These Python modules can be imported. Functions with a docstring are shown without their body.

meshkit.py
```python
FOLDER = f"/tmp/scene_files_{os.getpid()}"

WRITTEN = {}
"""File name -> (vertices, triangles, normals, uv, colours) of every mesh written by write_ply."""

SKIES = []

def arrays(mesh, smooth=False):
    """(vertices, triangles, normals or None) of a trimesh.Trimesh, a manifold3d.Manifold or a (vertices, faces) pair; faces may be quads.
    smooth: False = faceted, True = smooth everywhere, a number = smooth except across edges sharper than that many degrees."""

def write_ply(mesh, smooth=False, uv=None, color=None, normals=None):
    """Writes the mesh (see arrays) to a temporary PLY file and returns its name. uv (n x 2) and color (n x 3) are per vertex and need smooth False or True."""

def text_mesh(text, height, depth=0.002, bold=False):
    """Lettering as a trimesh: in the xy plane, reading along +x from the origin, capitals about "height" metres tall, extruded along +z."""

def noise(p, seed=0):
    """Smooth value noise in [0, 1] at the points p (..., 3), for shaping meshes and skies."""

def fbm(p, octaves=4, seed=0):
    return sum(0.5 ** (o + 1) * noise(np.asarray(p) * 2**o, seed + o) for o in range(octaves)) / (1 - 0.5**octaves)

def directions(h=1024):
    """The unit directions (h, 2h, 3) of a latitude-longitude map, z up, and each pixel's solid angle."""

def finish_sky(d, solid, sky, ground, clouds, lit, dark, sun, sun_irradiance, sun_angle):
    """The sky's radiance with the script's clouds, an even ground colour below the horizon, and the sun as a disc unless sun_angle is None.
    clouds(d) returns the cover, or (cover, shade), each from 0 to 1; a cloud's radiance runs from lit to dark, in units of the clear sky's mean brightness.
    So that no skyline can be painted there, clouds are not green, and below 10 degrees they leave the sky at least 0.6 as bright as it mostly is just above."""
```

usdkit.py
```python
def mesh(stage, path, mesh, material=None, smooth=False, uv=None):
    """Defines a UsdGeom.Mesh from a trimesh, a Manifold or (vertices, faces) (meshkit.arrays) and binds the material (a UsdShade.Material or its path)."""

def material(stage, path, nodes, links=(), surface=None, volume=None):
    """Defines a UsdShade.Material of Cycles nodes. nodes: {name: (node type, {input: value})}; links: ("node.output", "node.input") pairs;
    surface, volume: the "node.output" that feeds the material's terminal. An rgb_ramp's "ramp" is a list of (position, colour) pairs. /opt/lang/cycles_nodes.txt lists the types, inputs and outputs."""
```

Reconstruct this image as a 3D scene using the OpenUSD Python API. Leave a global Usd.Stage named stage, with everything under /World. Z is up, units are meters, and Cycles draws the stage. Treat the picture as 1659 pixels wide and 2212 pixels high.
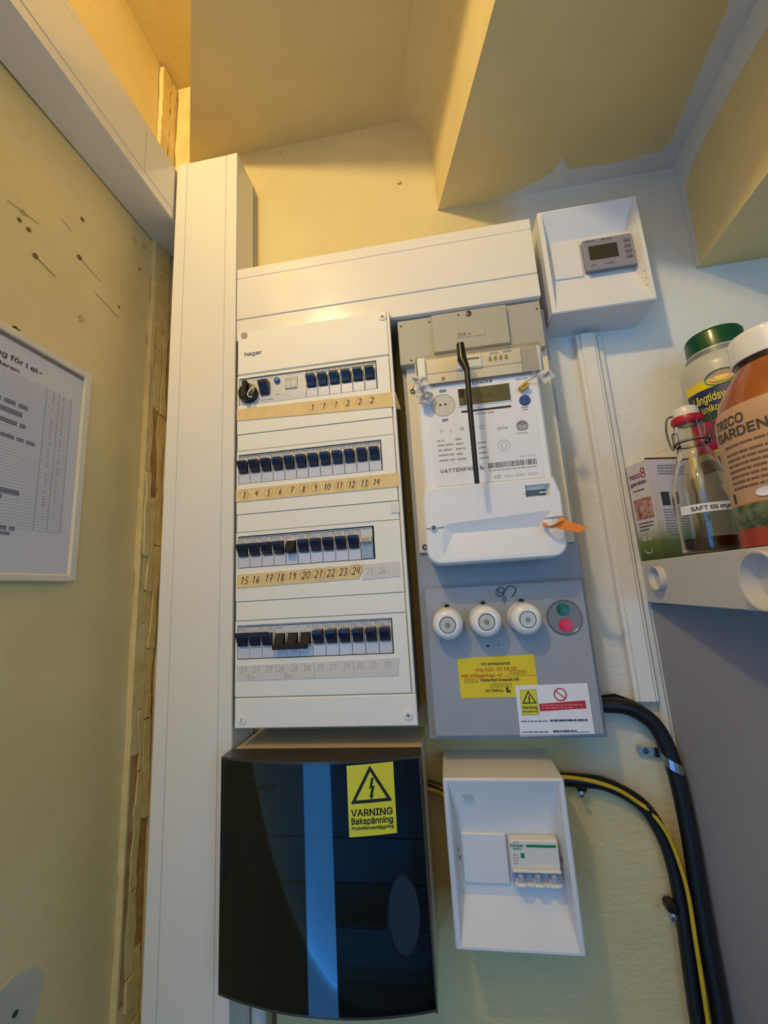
import math, random
import numpy as np, trimesh, usdkit, meshkit
import manifold3d as m3
import shapely.geometry as sg
from shapely import affinity
from pxr import Usd, UsdGeom, UsdLux, UsdShade, Gf, Sdf

random.seed(7); rng = np.random.default_rng(7)
stage = Usd.Stage.CreateInMemory()
UsdGeom.Xform.Define(stage, '/World')
UsdGeom.Scope.Define(stage, '/World/Looks')

# All coordinates below are metres measured from the camera: x right along the back wall, y into it, z up.
O = np.array([0.0, -0.607, 1.55])          # camera position in the world: back wall at y = 0, floor at z = 0
WALL = 0.607                               # the back wall

# ---------------------------------------------------------------- camera, lights, exposure
R_ = np.array([[0.98738, 0.14673, -0.05967], [-0.0855, 0.17655, -0.98057], [-0.13334, 0.97329, 0.18686]])   # rows: right, down, forward
cam = UsdGeom.Camera.Define(stage, '/World/camera')
mtx = np.eye(4); mtx[0, :3] = R_[0]; mtx[1, :3] = -R_[1]; mtx[2, :3] = -R_[2]; mtx[3, :3] = O
cam.AddTransformOp().Set(Gf.Matrix4d(mtx.tolist()))
cam.CreateHorizontalApertureAttr(36.0); cam.CreateVerticalApertureAttr(48.0)
cam.CreateFocalLengthAttr(880.0 / 1659 * 36.0); cam.CreateFStopAttr(0.0); cam.CreateFocusDistanceAttr(0.6)
cam.CreateClippingRangeAttr((0.02, 100.0))
cam.CreateExposureAttr(0.0)


def sphere_light(name, p, r, color, power):
    l = UsdLux.SphereLight.Define(stage, '/World/' + name)
    l.AddTranslateOp().Set(Gf.Vec3d(*map(float, np.array(p) + O)))
    l.CreateRadiusAttr(r); l.CreateColorAttr(Gf.Vec3f(*color)); l.CreateIntensityAttr(power)
    l.CreateNormalizeAttr(True)
    return l


def rect_light(name, centre, w, h, normal_to, color, power):
    """A window's daylight: a rectangle upright at centre whose light goes towards normal_to."""
    l = UsdLux.RectLight.Define(stage, '/World/' + name)
    c = np.array(centre, float); d = np.array(normal_to, float) - c; d[2] = 0; d /= np.linalg.norm(d)
    zz = -d; yy = np.array([0, 0, 1.0]); xx = np.cross(yy, zz)
    m = np.eye(4); m[0, :3] = xx; m[1, :3] = yy; m[2, :3] = zz; m[3, :3] = c + O
    l.AddTransformOp().Set(Gf.Matrix4d(m.tolist()))
    l.CreateWidthAttr(w); l.CreateHeightAttr(h); l.CreateColorAttr(Gf.Vec3f(*color)); l.CreateIntensityAttr(power)
    return l


sphere_light('stair_lamp', (-0.36, -0.40, 1.0), 0.036, (1.0, 0.755, 0.345), 9.6)          # the warm bulb in the stair well
rect_light('doorway_daylight', (-0.615, -0.75, -0.50), 0.45, 2.1, (-0.615, 0.6, 0), (0.10, 0.38, 0.90), 2.9)
rect_light('right_fill_daylight', (0.85, -0.75, 0.0), 1.0, 1.2, (-0.2, 0.6, 0), (0.28, 0.60, 1.0), 2.2)  # cool fill from the right behind; its window is unseen and added

# ---------------------------------------------------------------- materials
MATS = {}


def srgb(r, g, b):
    c = np.array([r, g, b], float) / 255
    return tuple(np.where(c < 0.04045, c / 12.92, ((c + 0.055) / 1.055) ** 2.4))


def mat(name, color, rough=0.5, var=0.0, vscale=20, bump=0.0, bscale=200, bdetail=3, metal=0.0, spec=0.5, coat=0.0, color2=None, trans=0.0, vmin=0.35, vmax=0.65, extra=None):
    """A principled material with an optional noise tint (var, or color2) and noise bump. Colours are sRGB 0..255."""
    if name in MATS:
        return MATS[name]
    c = srgb(*color)
    nodes = {'p': ('principled_bsdf', dict(base_color=c, roughness=rough, metallic=metal, specular_ior_level=spec, coat_weight=coat, transmission_weight=trans, **(extra or {})))}
    links = []
    if var or color2 is not None or bump:
        nodes['g'] = ('geometry', {})
    if var or color2 is not None:
        c2 = srgb(*color2) if color2 is not None else tuple(x * (1 - var) for x in c)
        nodes['n'] = ('noise_texture', dict(scale=vscale, detail=4, roughness=0.6))
        nodes['r'] = ('rgb_ramp', dict(ramp=[(0, c), (vmin, c), (vmax, c2), (1, c2)]))
        links += [('g.position', 'n.vector'), ('n.fac', 'r.fac'), ('r.color', 'p.base_color')]
    if bump:
        nodes['nb'] = ('noise_texture', dict(scale=bscale, detail=bdetail, roughness=0.55))
        nodes['b'] = ('bump', dict(strength=bump, distance=0.002))
        links += [('g.position', 'nb.vector'), ('nb.fac', 'b.height'), ('b.normal', 'p.normal')]
    MATS[name] = usdkit.material(stage, '/World/Looks/' + name, nodes, links, surface='p.BSDF')
    return MATS[name]


def pane(name, tint, rough=0.03, ior=1.5, gloss=(1, 1, 1)):
    """Thin clear or smoked plastic: see-through, with a fresnel reflection."""
    if name not in MATS:
        MATS[name] = usdkit.material(stage, '/World/Looks/' + name, {
            't': ('transparent_bsdf', dict(color=tint)), 'g': ('glossy_bsdf', dict(color=gloss, roughness=rough)),
            'f': ('fresnel', dict(IOR=ior)), 'm': ('mix_closure', {})},
            [('t.BSDF', 'm.closure1'), ('g.BSDF', 'm.closure2'), ('f.fac', 'm.fac')], surface='m.closure')
    return MATS[name]


YEL, WHT = (222, 204, 150), (214, 210, 198)
paint = mat('yellow_wall_paint', YEL, 0.62, color2=(210, 190, 136), vscale=5, bump=0.25, bscale=260)
paint_left = mat('yellow_left_wall_paint', (236, 216, 158), 0.6, color2=(222, 202, 142), vscale=4, bump=0.2, bscale=300)
soffit_paint = mat('yellow_soffit_paint', (226, 206, 148), 0.7, color2=(216, 196, 138), vscale=6, bump=0.15, bscale=240)
white_paint = mat('white_wall_paint', (222, 220, 212), 0.6, var=0.08, vscale=12, bump=0.5, bscale=110)


def wall_back_material():
    """Yellow paint on the left and below, rough white paint on the right, with a ragged brushed limit."""
    n = {'g': ('geometry', {}), 's': ('separate_xyz', {}), 'n': ('noise_texture', dict(scale=9, detail=4)),
         'm1': ('math', dict(math_type='multiply_add', value2=0.09, value3=-0.045)), 'ax': ('math', dict(math_type='add')),
         'rx': ('map_range', dict(from_min=0.135, from_max=0.185, clamp=True)),
         'rz': ('map_range', dict(from_min=1.26, from_max=1.40, clamp=True)), 'mm': ('math', dict(math_type='multiply')),
         'mix': ('mix', dict(color1=srgb(*YEL), color2=srgb(232, 228, 218))), 'p': ('principled_bsdf', dict(roughness=0.6)),
         'v': ('noise_texture', dict(scale=5, detail=4)), 'vr': ('rgb_ramp', dict(ramp=[(0.3, (1, 1, 1)), (0.7, (0.86, 0.85, 0.82))])), 'mul': ('mix', dict(mix_type='multiply', fac=1.0)),
         'mp': ('mapping', dict(mapping_type='point', scale=(1, 1, 2.2), rotation=(0, 0.35, 0))),
         'nb': ('noise_texture', dict(scale=70, detail=5, roughness=0.6)), 'b': ('bump', dict(strength=0.55, distance=0.003))}
    l = [('g.position', 's.vector'), ('g.position', 'n.vector'), ('n.fac', 'm1.value1'), ('s.x', 'ax.value1'), ('m1.value', 'ax.value2'), ('ax.value', 'rx.value'),
         ('s.z', 'rz.value'), ('rx.result', 'mm.value1'), ('rz.result', 'mm.value2'), ('mm.value', 'mix.fac'), ('g.position', 'v.vector'), ('v.fac', 'vr.fac'),
         ('mix.color', 'mul.color1'), ('vr.color', 'mul.color2'), ('mul.color', 'p.base_color'), ('g.position', 'mp.vector'), ('mp.vector', 'nb.vector'), ('nb.fac', 'b.height'), ('b.normal', 'p.normal')]
    return usdkit.material(stage, '/World/Looks/back_wall_paint', n, l, surface='p.BSDF')


trunk_white = mat('trunking_white_plastic', (232, 226, 214), 0.16, bump=0.02, bscale=30, bdetail=1)
box_white = mat('fuse_box_white_plastic', (238, 233, 220), 0.5, spec=0.35)
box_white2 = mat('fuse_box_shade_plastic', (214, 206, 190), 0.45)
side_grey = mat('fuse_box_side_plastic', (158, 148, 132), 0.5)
small_white = mat('small_box_white_plastic', (226, 224, 222), 0.3)
module_grey = mat('breaker_grey_plastic', (206, 203, 198), 0.4)
label_lilac = mat('breaker_label_plastic', (204, 204, 212), 0.25)
navy = mat('toggle_navy_plastic', (22, 30, 62), 0.3)
toggle_grey = mat('toggle_dark_grey_plastic', (38, 37, 36), 0.6, spec=0.2)
collar_mat = mat('toggle_collar_plastic', (214, 210, 200), 0.12)
ink = mat('dark_print_ink', (62, 62, 70), 0.6)
ink_soft = mat('soft_grey_print_ink', (164, 160, 156), 0.6)
ink_navy = mat('navy_print_ink', (38, 48, 92), 0.5)
black = mat('black_plastic', (20, 18, 18), 0.3)
black_matt = mat('black_cable_rubber', (16, 16, 20), 0.45)
groove_dark = mat('seam_shadow_gap', (60, 52, 40), 0.9)
tape = mat('beige_masking_tape', (236, 204, 142), 0.75, var=0.12, vscale=60)
paper_strip = mat('faded_paper_strip', (216, 209, 200), 0.8)
pen = mat('brown_marker_pen', (44, 24, 28), 0.7)
pencil = mat('faint_pencil', (176, 170, 166), 0.8)
grey_paint = mat('grey_painted_metal', (162, 165, 170), 0.45, var=0.06, vscale=15)
grey_warm = mat('grey_beige_metal', (172, 166, 152), 0.45)
cream_plate = mat('cream_mounting_plate', (224, 214, 190), 0.5)
meter_white = mat('meter_light_grey_plastic', (232, 230, 228), 0.45)
meter_face_m = mat('meter_face_label', (228, 226, 226), 0.5)
lcd = mat('lcd_olive_glass', (92, 88, 62), 0.12)
porcelain = mat('white_porcelain', (236, 232, 224), 0.1, coat=0.4)
steel = mat('zinc_plated_steel', (176, 178, 180), 0.3, metal=1.0)
wire_grey = mat('dull_steel_wire', (96, 94, 100), 0.4, metal=0.8)
yellow_st = mat('yellow_sticker', (236, 206, 28), 0.5)
warn_yellow = mat('warning_sticker_yellow', (226, 214, 48), 0.45)
white_st = mat('white_sticker', (238, 238, 240), 0.4)
red_ink = mat('red_print', (196, 36, 44), 0.5)
red_soft = mat('orange_red_print', (200, 84, 24), 0.5)
black_ink = mat('black_print', (26, 24, 20), 0.5)
clear_plastic = pane('clear_plastic', (0.985, 0.98, 0.965), 0.06, 1.4)
smoke = pane('smoked_plastic', (0.30, 0.45, 0.53), 0.03, 1.55)
smoke_edge = mat('smoked_plastic_edge', (64, 60, 58), 0.2)

# ---------------------------------------------------------------- shapes (all in camera metres)


def hullbox(x0, x1, y0, y1, z0, z1, c=0.001):
    """A box with chamfered edges."""
    c = min(c, (x1 - x0) * 0.45, (y1 - y0) * 0.45, (z1 - z0) * 0.45)
    p = []
    for sx in (0, 1):
        for sy in (0, 1):
            for sz in (0, 1):
                b = np.array([(x0, x1)[sx], (y0, y1)[sy], (z0, z1)[sz]]); s = np.array([1 - 2 * sx, 1 - 2 * sy, 1 - 2 * sz]) * c
                for k in range(3):
                    q = b.copy()
                    for j in range(3):
                        if j != k:
                            q[j] += s[j]
                    p.append(q)
    return trimesh.convex.convex_hull(np.array(p))


def box(x0, x1, y0, y1, z0, z1):
    m = trimesh.creation.box([x1 - x0, y1 - y0, z1 - z0]); m.apply_translation([(x0 + x1) / 2, (y0 + y1) / 2, (z0 + z1) / 2]); return m


def hull(pts):
    return trimesh.convex.convex_hull(np.array(pts, float))


def cat(*ms):
    return trimesh.util.concatenate([m for m in ms])


def ext(poly, y0, y1):
    """A shapely outline in (x, z) stretched from y0 to y1."""
    if not hasattr(poly, 'exterior') and not hasattr(poly, 'geoms'):
        poly = sg.Polygon(poly)
    m = cat(*[trimesh.creation.extrude_polygon(g, y1 - y0, engine='earcut') for g in getattr(poly, 'geoms', [poly])])
    v = m.vertices.copy(); m.vertices = np.stack([v[:, 0], y1 - v[:, 2], v[:, 1]], 1)
    return m


def ext_x(poly, x0, x1):
    """An outline in (y, z) stretched along x."""
    if not hasattr(poly, 'exterior'):
        poly = sg.Polygon(poly)
    m = trimesh.creation.extrude_polygon(poly, x1 - x0, engine='earcut')
    v = m.vertices.copy(); m.vertices = np.stack([x0 + v[:, 2], v[:, 0], v[:, 1]], 1)
    return m


def ext_z(poly, z0, z1):
    if not hasattr(poly, 'exterior'):
        poly = sg.Polygon(poly)
    m = trimesh.creation.extrude_polygon(poly, z1 - z0, engine='earcut'); m.apply_translation([0, 0, z0])
    return m


def rrect(x0, x1, z0, z1, r):
    return sg.box(x0 + r, z0 + r, x1 - r, z1 - r).buffer(r, quad_segs=6)


def chamfered(poly, y0, y1, c):
    """Outline plate whose front (y0) edge is bevelled by c."""
    f = poly.buffer(-c)
    parts = [ext(poly, y0 + c, y1)]
    a = np.array(poly.exterior.coords)[:-1]
    pts = np.vstack([np.column_stack([a[:, 0], np.full(len(a), y0 + c), a[:, 1]])])
    b = np.array(f.exterior.coords)[:-1]
    top = hull(np.vstack([pts, np.column_stack([b[:, 0], np.full(len(b), y0), b[:, 1]])]))
    return cat(parts[0], top)


def frame_to(d):
    d = np.array(d, float) / np.linalg.norm(d)
    a = np.cross(d, [0, 0, 1] if abs(d[2]) < 0.9 else [1, 0, 0]); a /= np.linalg.norm(a)
    return a, np.cross(d, a), d


def lathe(profile, origin, axis=(0, 0, 1), seg=32):
    """profile: (radius, height along the axis) pairs, from one end to the other."""
    m = trimesh.creation.revolve(np.array(profile, float), sections=seg)
    a, b, d = frame_to(axis)
    v = m.vertices; m.vertices = np.array(origin) + v[:, :1] * a + v[:, 1:2] * b + v[:, 2:] * d
    if np.linalg.det(np.array([a, b, d])) < 0:
        m.invert()
    return m


def cyl(p, q, r, seg=20):
    p, q = np.array(p, float), np.array(q, float); L = np.linalg.norm(q - p)
    return lathe([(0, 0), (r, 0), (r, L), (0, L)], p, q - p, seg)


def smoothpath(pts, n=6):
    """Catmull-Rom through the points."""
    p = np.array(pts, float); p = np.vstack([2 * p[0] - p[1], p, 2 * p[-1] - p[-2]]); out = []
    for i in range(1, len(p) - 2):
        for t in np.linspace(0, 1, n, endpoint=False):
            a, b, c, d = p[i - 1:i + 3]
            out.append(0.5 * ((2 * b) + (c - a) * t + (2 * a - 5 * b + 4 * c - d) * t * t + (3 * b - a - 3 * c + d) * t ** 3))
    return np.vstack([out, p[-2]])


def tube(pts, r, seg=10, closed=False, flat=1.0):
    p = np.array(pts, float); n = len(p)
    t = np.gradient(p, axis=0) if not closed else np.roll(p, -1, 0) - np.roll(p, 1, 0)
    t /= np.linalg.norm(t, axis=1, keepdims=True) + 1e-12
    ref = np.array([0, 1.0, 0]) if abs(t[:, 1]).max() < 0.95 else np.array([0.3, 0.2, 0.93])
    a = np.cross(t, ref); a /= np.linalg.norm(a, axis=1, keepdims=True) + 1e-12
    b = np.cross(t, a); ang = np.arange(seg) * 2 * np.pi / seg
    rr = np.broadcast_to(r, (n,))[:, None, None]
    v = (p[:, None] + rr * (np.cos(ang)[None, :, None] * a[:, None] + flat * np.sin(ang)[None, :, None] * b[:, None])).reshape(-1, 3)
    f = []
    for i in range(n if closed else n - 1):
        j = (i + 1) % n
        for k in range(seg):
            l = (k + 1) % seg
            f += [[i * seg + k, i * seg + l, j * seg + l], [i * seg + k, j * seg + l, j * seg + k]]
    if not closed:
        v = np.vstack([v, p[0], p[-1]])
        for k in range(seg):
            l = (k + 1) % seg
            f += [[n * seg, i0, i1] for i0, i1 in [(l, k)]] + [[n * seg + 1, (n - 1) * seg + k, (n - 1) * seg + l]]
    m = trimesh.Trimesh(v, f, process=False); m.fix_normals()
    return m


def circle(c, r, n=24, y=None, rx=1.0):
    a = np.arange(n) * 2 * np.pi / n
    return np.column_stack([c[0] + rx * r * np.cos(a), np.full(n, c[1]), c[2] + r * np.sin(a)])


def txt(s, h, x, z, y, bold=False, center=False, slant=0.0, squeeze=1.0, rot=0.0, depth=0.0002, width=None):
    """Lettering on a plane facing the camera: left (or centre) of the base line at x, z, its front depth in front of y."""
    m = meshkit.text_mesh(s, h, depth, bold); v = m.vertices.copy()
    v[:, 0] -= v[:, 0].min()
    if width:
        squeeze = width / v[:, 0].max()
    v[:, 0] = v[:, 0] * squeeze + slant * v[:, 1]
    if center:
        v[:, 0] -= (v[:, 0].max() + v[:, 0].min()) / 2
    c, s_ = math.cos(rot), math.sin(rot)
    m.vertices = np.stack([x + c * v[:, 0] - s_ * v[:, 1], y - v[:, 2], z + s_ * v[:, 0] + c * v[:, 1]], 1)
    return m


def txt_left(s, h, y, z, x, bold=False, width=None):
    """Lettering on the left wall (read looking along -x)."""
    m = meshkit.text_mesh(s, h, 0.0002, bold); v = m.vertices.copy(); v[:, 0] -= v[:, 0].min()
    if width:
        v[:, 0] *= width / v[:, 0].max()
    m.vertices = np.stack([x + v[:, 2], y + v[:, 0], z + v[:, 1]], 1)
    return m


STROKES = {'0': [[(.5, 1), (.1, .75), (.08, .3), (.4, 0), (.8, .2), (.9, .7), (.5, 1)]], '1': [[(.35, .8), (.6, 1), (.4, 0)]], '2': [[(.1, .75), (.4, 1), (.8, .8), (.6, .4), (.05, 0), (.9, .05)]],
           '3': [[(.15, .9), (.5, 1), (.8, .8), (.4, .55), (.8, .3), (.5, 0), (.05, .1)]], '4': [[(.3, 1), (.1, .45), (.8, .5)], [(.8, 1), (.55, 0)]], '5': [[(.85, 1), (.35, .95), (.25, .55), (.7, .5), (.7, .1), (.1, 0)]],
           '6': [[(.7, 1), (.2, .5), (.2, .05), (.7, .1), (.65, .45), (.2, .35)]], '7': [[(.1, .9), (.9, 1), (.4, 0)], [(.3, .5), (.8, .55)]], '8': [[(.7, .9), (.3, .9), (.3, .65), (.75, .3), (.45, 0), (.15, .2), (.7, .75), (.7, .9)]],
           '9': [[(.8, .8), (.4, 1), (.25, .65), (.7, .6), (.8, .85), (.6, 0)]], 'R': [[(.1, 0), (.2, 1), (.7, .9), (.6, .55), (.2, .5), (.8, 0)]], 'e': [[(.1, .3), (.7, .35), (.5, .6), (.15, .35), (.3, 0), (.8, .1)]], 's': [[(.7, .55), (.3, .5), (.6, .2), (.1, 0)]]}


def hand(s, h, x, z, y, r=0.00052):
    """Handwriting, centred at x."""
    w = 0.62 * h; ms = []; x0 = x - w * len(s) / 2
    for i, ch in enumerate(s):
        for st in STROKES[ch]:
            p = smoothpath([(x0 + (i + 0.85 * a) * w + 0.18 * b * h, y, z + b * h + 0.01 * h * math.sin(9 * i + x * 900)) for a, b in st], 4)
            ms.append(tube(p, r, 5, flat=0.35))
    return cat(*ms)


def bars(rows, y, t=0.0002):
    """Rows of unreadably small print: (x0, x1, z, height) as thin dashes."""
    ms = []
    for x0, x1, z, h in rows:
        x = x0
        while x < x1 - h:
            w = min(h * (1.5 + 4 * rng.random()), x1 - x)
            ms.append(box(x, x + w, y - t, y + 0.0002, z - h / 2, z + h / 2)); x += w + h * 0.7
    return cat(*ms)


def conform(mesh, f, off=0.0):
    v = mesh.vertices.copy(); v[:, 1] = v[:, 1] + f(v[:, 0]) - off; mesh.vertices = v; return mesh


def diff(a, *bs):
    def man(m):
        return m3.Manifold(m3.Mesh(np.asarray(m.vertices, np.float32), np.asarray(m.faces, np.uint32)))
    a = a if isinstance(a, m3.Manifold) else man(a)
    for b in bs:
        a = a - man(b)
    return a


def grid_surface(fn, nu, nv):
    """fn(u, v) -> points for u, v in 0..1 arrays."""
    u, v = np.meshgrid(np.linspace(0, 1, nu), np.linspace(0, 1, nv), indexing='ij')
    p = fn(u, v).reshape(-1, 3); i, j = np.meshgrid(np.arange(nu - 1), np.arange(nv - 1), indexing='ij')
    a = (i * nv + j).ravel()
    f = np.vstack([np.column_stack([a, a + nv, a + nv + 1]), np.column_stack([a, a + nv + 1, a + 1])])
    return trimesh.Trimesh(p, f, process=False)


# ---------------------------------------------------------------- scene objects
COUNT = {}
LOC = {}
PLACED = {}                                # things measured in their own frame: path -> (scale, own centre, where that centre stands)
FRAME = None


def place(v, path):
    return v if path not in PLACED else PLACED[path][0] * (v - PLACED[path][1]) + PLACED[path][2]


def numbered(parent, name):
    k = COUNT[(parent, name)] = COUNT.get((parent, name), -1) + 1
    return name if k == 0 else '%s_%03d' % (name, k)


def props(p, label=None, cat_=None, group=None, kind=None):
    for k, v in (('label', label), ('category', cat_), ('group', group), ('kind', kind)):
        if v:
            p.SetCustomDataByKey(k, v)
    return p


def thing(name, label, cat_, loc, group=None, kind=None):
    path = '/World/' + numbered('/World', name)
    if FRAME is not None:
        PLACED[path] = FRAME
    loc = place(np.array(loc, float), path)
    x = UsdGeom.Xform.Define(stage, path); x.AddTranslateOp().Set(Gf.Vec3d(*map(float, loc + O)))
    LOC[path] = np.array(loc, float)
    return props(x.GetPrim(), label, cat_, group, kind)


def part(parent, name, mesh, material, smooth=30, label=None, kind=None):
    """A part (or a sub-part) as one mesh under its thing; the mesh is given in camera metres."""
    pp = str(parent.GetPath()); root = '/'.join(pp.split('/')[:3])
    path = pp + '/' + numbered(pp, name)
    v, f, n = meshkit.arrays(mesh, smooth)
    m = usdkit.mesh(stage, path, (place(v, root) - LOC[root], f), material)
    if n is not None:
        from pxr import Vt
        m.CreateNormalsAttr(Vt.Vec3fArray.FromNumpy(n.astype(np.float32))); m.SetNormalsInterpolation('vertex')
    return props(m.GetPrim(), label, None, None, kind)


def single(name, mesh, material, label, cat_, group=None, kind=None, smooth=30):
    """A thing that is one mesh."""
    path = '/World/' + numbered('/World', name)
    v, f, n = meshkit.arrays(mesh, smooth); base = np.array([*v.mean(0)[:2], v[:, 2].min()])
    m = usdkit.mesh(stage, path, (v - base, f), material)
    UsdGeom.Xformable(m).AddTranslateOp().Set(Gf.Vec3d(*map(float, base + O)))
    LOC[path] = base
    if n is not None:
        from pxr import Vt
        m.CreateNormalsAttr(Vt.Vec3fArray.FromNumpy(n.astype(np.float32))); m.SetNormalsInterpolation('vertex')
    return props(m.GetPrim(), label, cat_, group, kind)


def copy(src, loc, label, group=None):
    name = src.GetName()
    path = '/World/' + numbered('/World', name)
    x = UsdGeom.Xform.Define(stage, path); x.AddTranslateOp().Set(Gf.Vec3d(*map(float, np.array(loc) + O)))
    p = x.GetPrim(); p.GetReferences().AddInternalReference(src.GetPath()); p.SetInstanceable(True)
    was = src.GetCustomData()
    return props(p, label, was['category'], group or was.get('group'))


# ---------------------------------------------------------------- the setting
FLOOR = -1.55
def wall_surface(u, v):
    x = -0.475 + u * 2.1; z = FLOOR + v * 3.2
    p = np.stack([x * 6, z * 6, 0 * x], -1)
    return np.stack([x, WALL + 0.0025 * (meshkit.fbm(p, 3, 3) - 0.5), z], -1)
wb = thing('wall_back', 'back wall, cream yellow on the left and rough white on the right', 'wall', (0, WALL, FLOOR), kind='structure')
part(wb, 'plaster', grid_surface(wall_surface, 90, 160), wall_back_material(), True)
part(wb, 'backing', box(-0.475, 1.62, WALL + 0.01, WALL + 0.06, FLOOR, 1.65), white_paint, False)

wl = thing('wall_left', 'yellow painted left wall with nail holes and pencil lines', 'wall', (-0.468, 0.3, FLOOR), kind='structure')
def left_surface(u, v):
    y = 0.62 - u * 0.82; z = FLOOR + v * 3.2
    p = np.stack([0 * y, y * 7, z * 5], -1)
    return np.stack([-0.468 + 0.003 * (meshkit.fbm(p, 3, 5) - 0.5) + 0 * y, y, z], -1)
part(wl, 'plaster', grid_surface(left_surface, 60, 160), paint_left, True)
part(wl, 'backing', box(-0.56, -0.473, -0.2, 0.62, FLOOR, 1.65), paint_left, False)
hole_m = mat('rusty_nail_hole', (128, 102, 50), 0.9)
stain_m = mat('brown_wall_stain', (208, 186, 128), 0.8)
for (y, z, r) in [(.4294, .5444, .0032), (.3499, .4615, .0026), (.3613, .4592, .0028), (.3727, .4321, .0036), (.4305, .4826, .0036), (.5031, .4588, .0020), (.5395, .5580, .0022), (.363, .3218, .0030)]:
    part(wl, 'nail_hole', lathe([(0, 0), (r, 0), (r * 0.8, 0.0008), (0, 0.0008)], (-0.4672, y, z), (1, 0, 0), 10), hole_m, False)
for (y, z, r) in [(.4422, .3949, .006), (.5257, .6016, .007), (.548, .612, .008), (.353, .475, .004)]:
    a = np.arange(14) * 2 * np.pi / 14
    part(wl, 'stain', ext_x([(y + r * (0.7 + 0.3 * math.sin(5 * t + r * 900)) * math.cos(t), z + r * (0.8 + 0.3 * math.cos(3 * t)) * math.sin(t)) for t in a], -0.4685, -0.4668), stain_m, False)
pencil_wall = mat('pencil_on_wall', (214, 192, 132), 0.8)
for y0, z0, y1, z1 in [(.335, .473, .372, .478), (.376, .431, .400, .4255), (.434, .4815, .468, .474), (.40, .515, .415, .51), (.46, .45, .505, .44)]:
    part(wl, 'pencil_line', hull([(-0.469, y0, z0), (-0.469, y0, z0 + .0007), (-0.469, y1, z1), (-0.469, y1, z1 + .0007), (-0.4668, y0, z0), (-0.4668, y1, z1), (-0.4668, y1, z1 + .0009), (-0.4668, y0, z0 + .0009)]), pencil_wall, False)
patch = [(.395, -.372), (.43, -.366), (.449, -.3715), (.4605, -.385), (.4615, -.400), (.452, -.425), (.40, -.44), (.36, -.43), (.36, -.38)]
pp = part(wl, 'filler_patch', ext_x(sg.Polygon(patch).buffer(.006).buffer(-.003), -0.4685, -0.4668), mat('old_filler', (206, 200, 178), .7, var=.1, vscale=30), False, label='white filler patch on the yellow wall')
part(wl, 'filler_patch_hole', lathe([(0, 0), (.003, 0), (.003, .0006), (0, .0006)], (-0.4668, .4358, -.3984), (1, 0, 0), 10), mat('grey_hole', (70, 66, 52), 0.9), False)

# cracked and peeling plaster in the left corner
crack_m = mat('bare_plaster_brown', (196, 160, 98), 0.9, color2=(168, 118, 66), vscale=60, bump=0.6, bscale=150)
flake_m = mat('peeling_cream_paint', (234, 212, 152), 0.6, color2=(218, 194, 132), vscale=40, bump=0.4, bscale=120)
def strip_surface(u, v):
    y = 0.5665 + u * 0.042; z = -0.75 + v * 1.40
    n = meshkit.fbm(np.stack([u * 3, z * 22, 0 * u], -1), 4, 9)
    return np.stack([-0.4665 + 0.0075 * np.minimum(1, u * 6) + 0.0035 * (n - .5), y + 0.004 * (meshkit.noise(np.stack([z * 25, 0 * z, 0 * z], -1), 4) - .5) * (u < .05), z], -1)
part(wl, 'plaster_strip', grid_surface(strip_surface, 12, 260), crack_m, True, label='bare brown plaster strip under the peeling paint')
zs = -0.74
def crack_y(y, z, k):                    # the ragged line of one crack down the strip
    return y + .0120 * (meshkit.fbm(np.array([[z * 14 + 31 * k, 0, 0]]), 5, 20 + k)[0] - .5)
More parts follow.
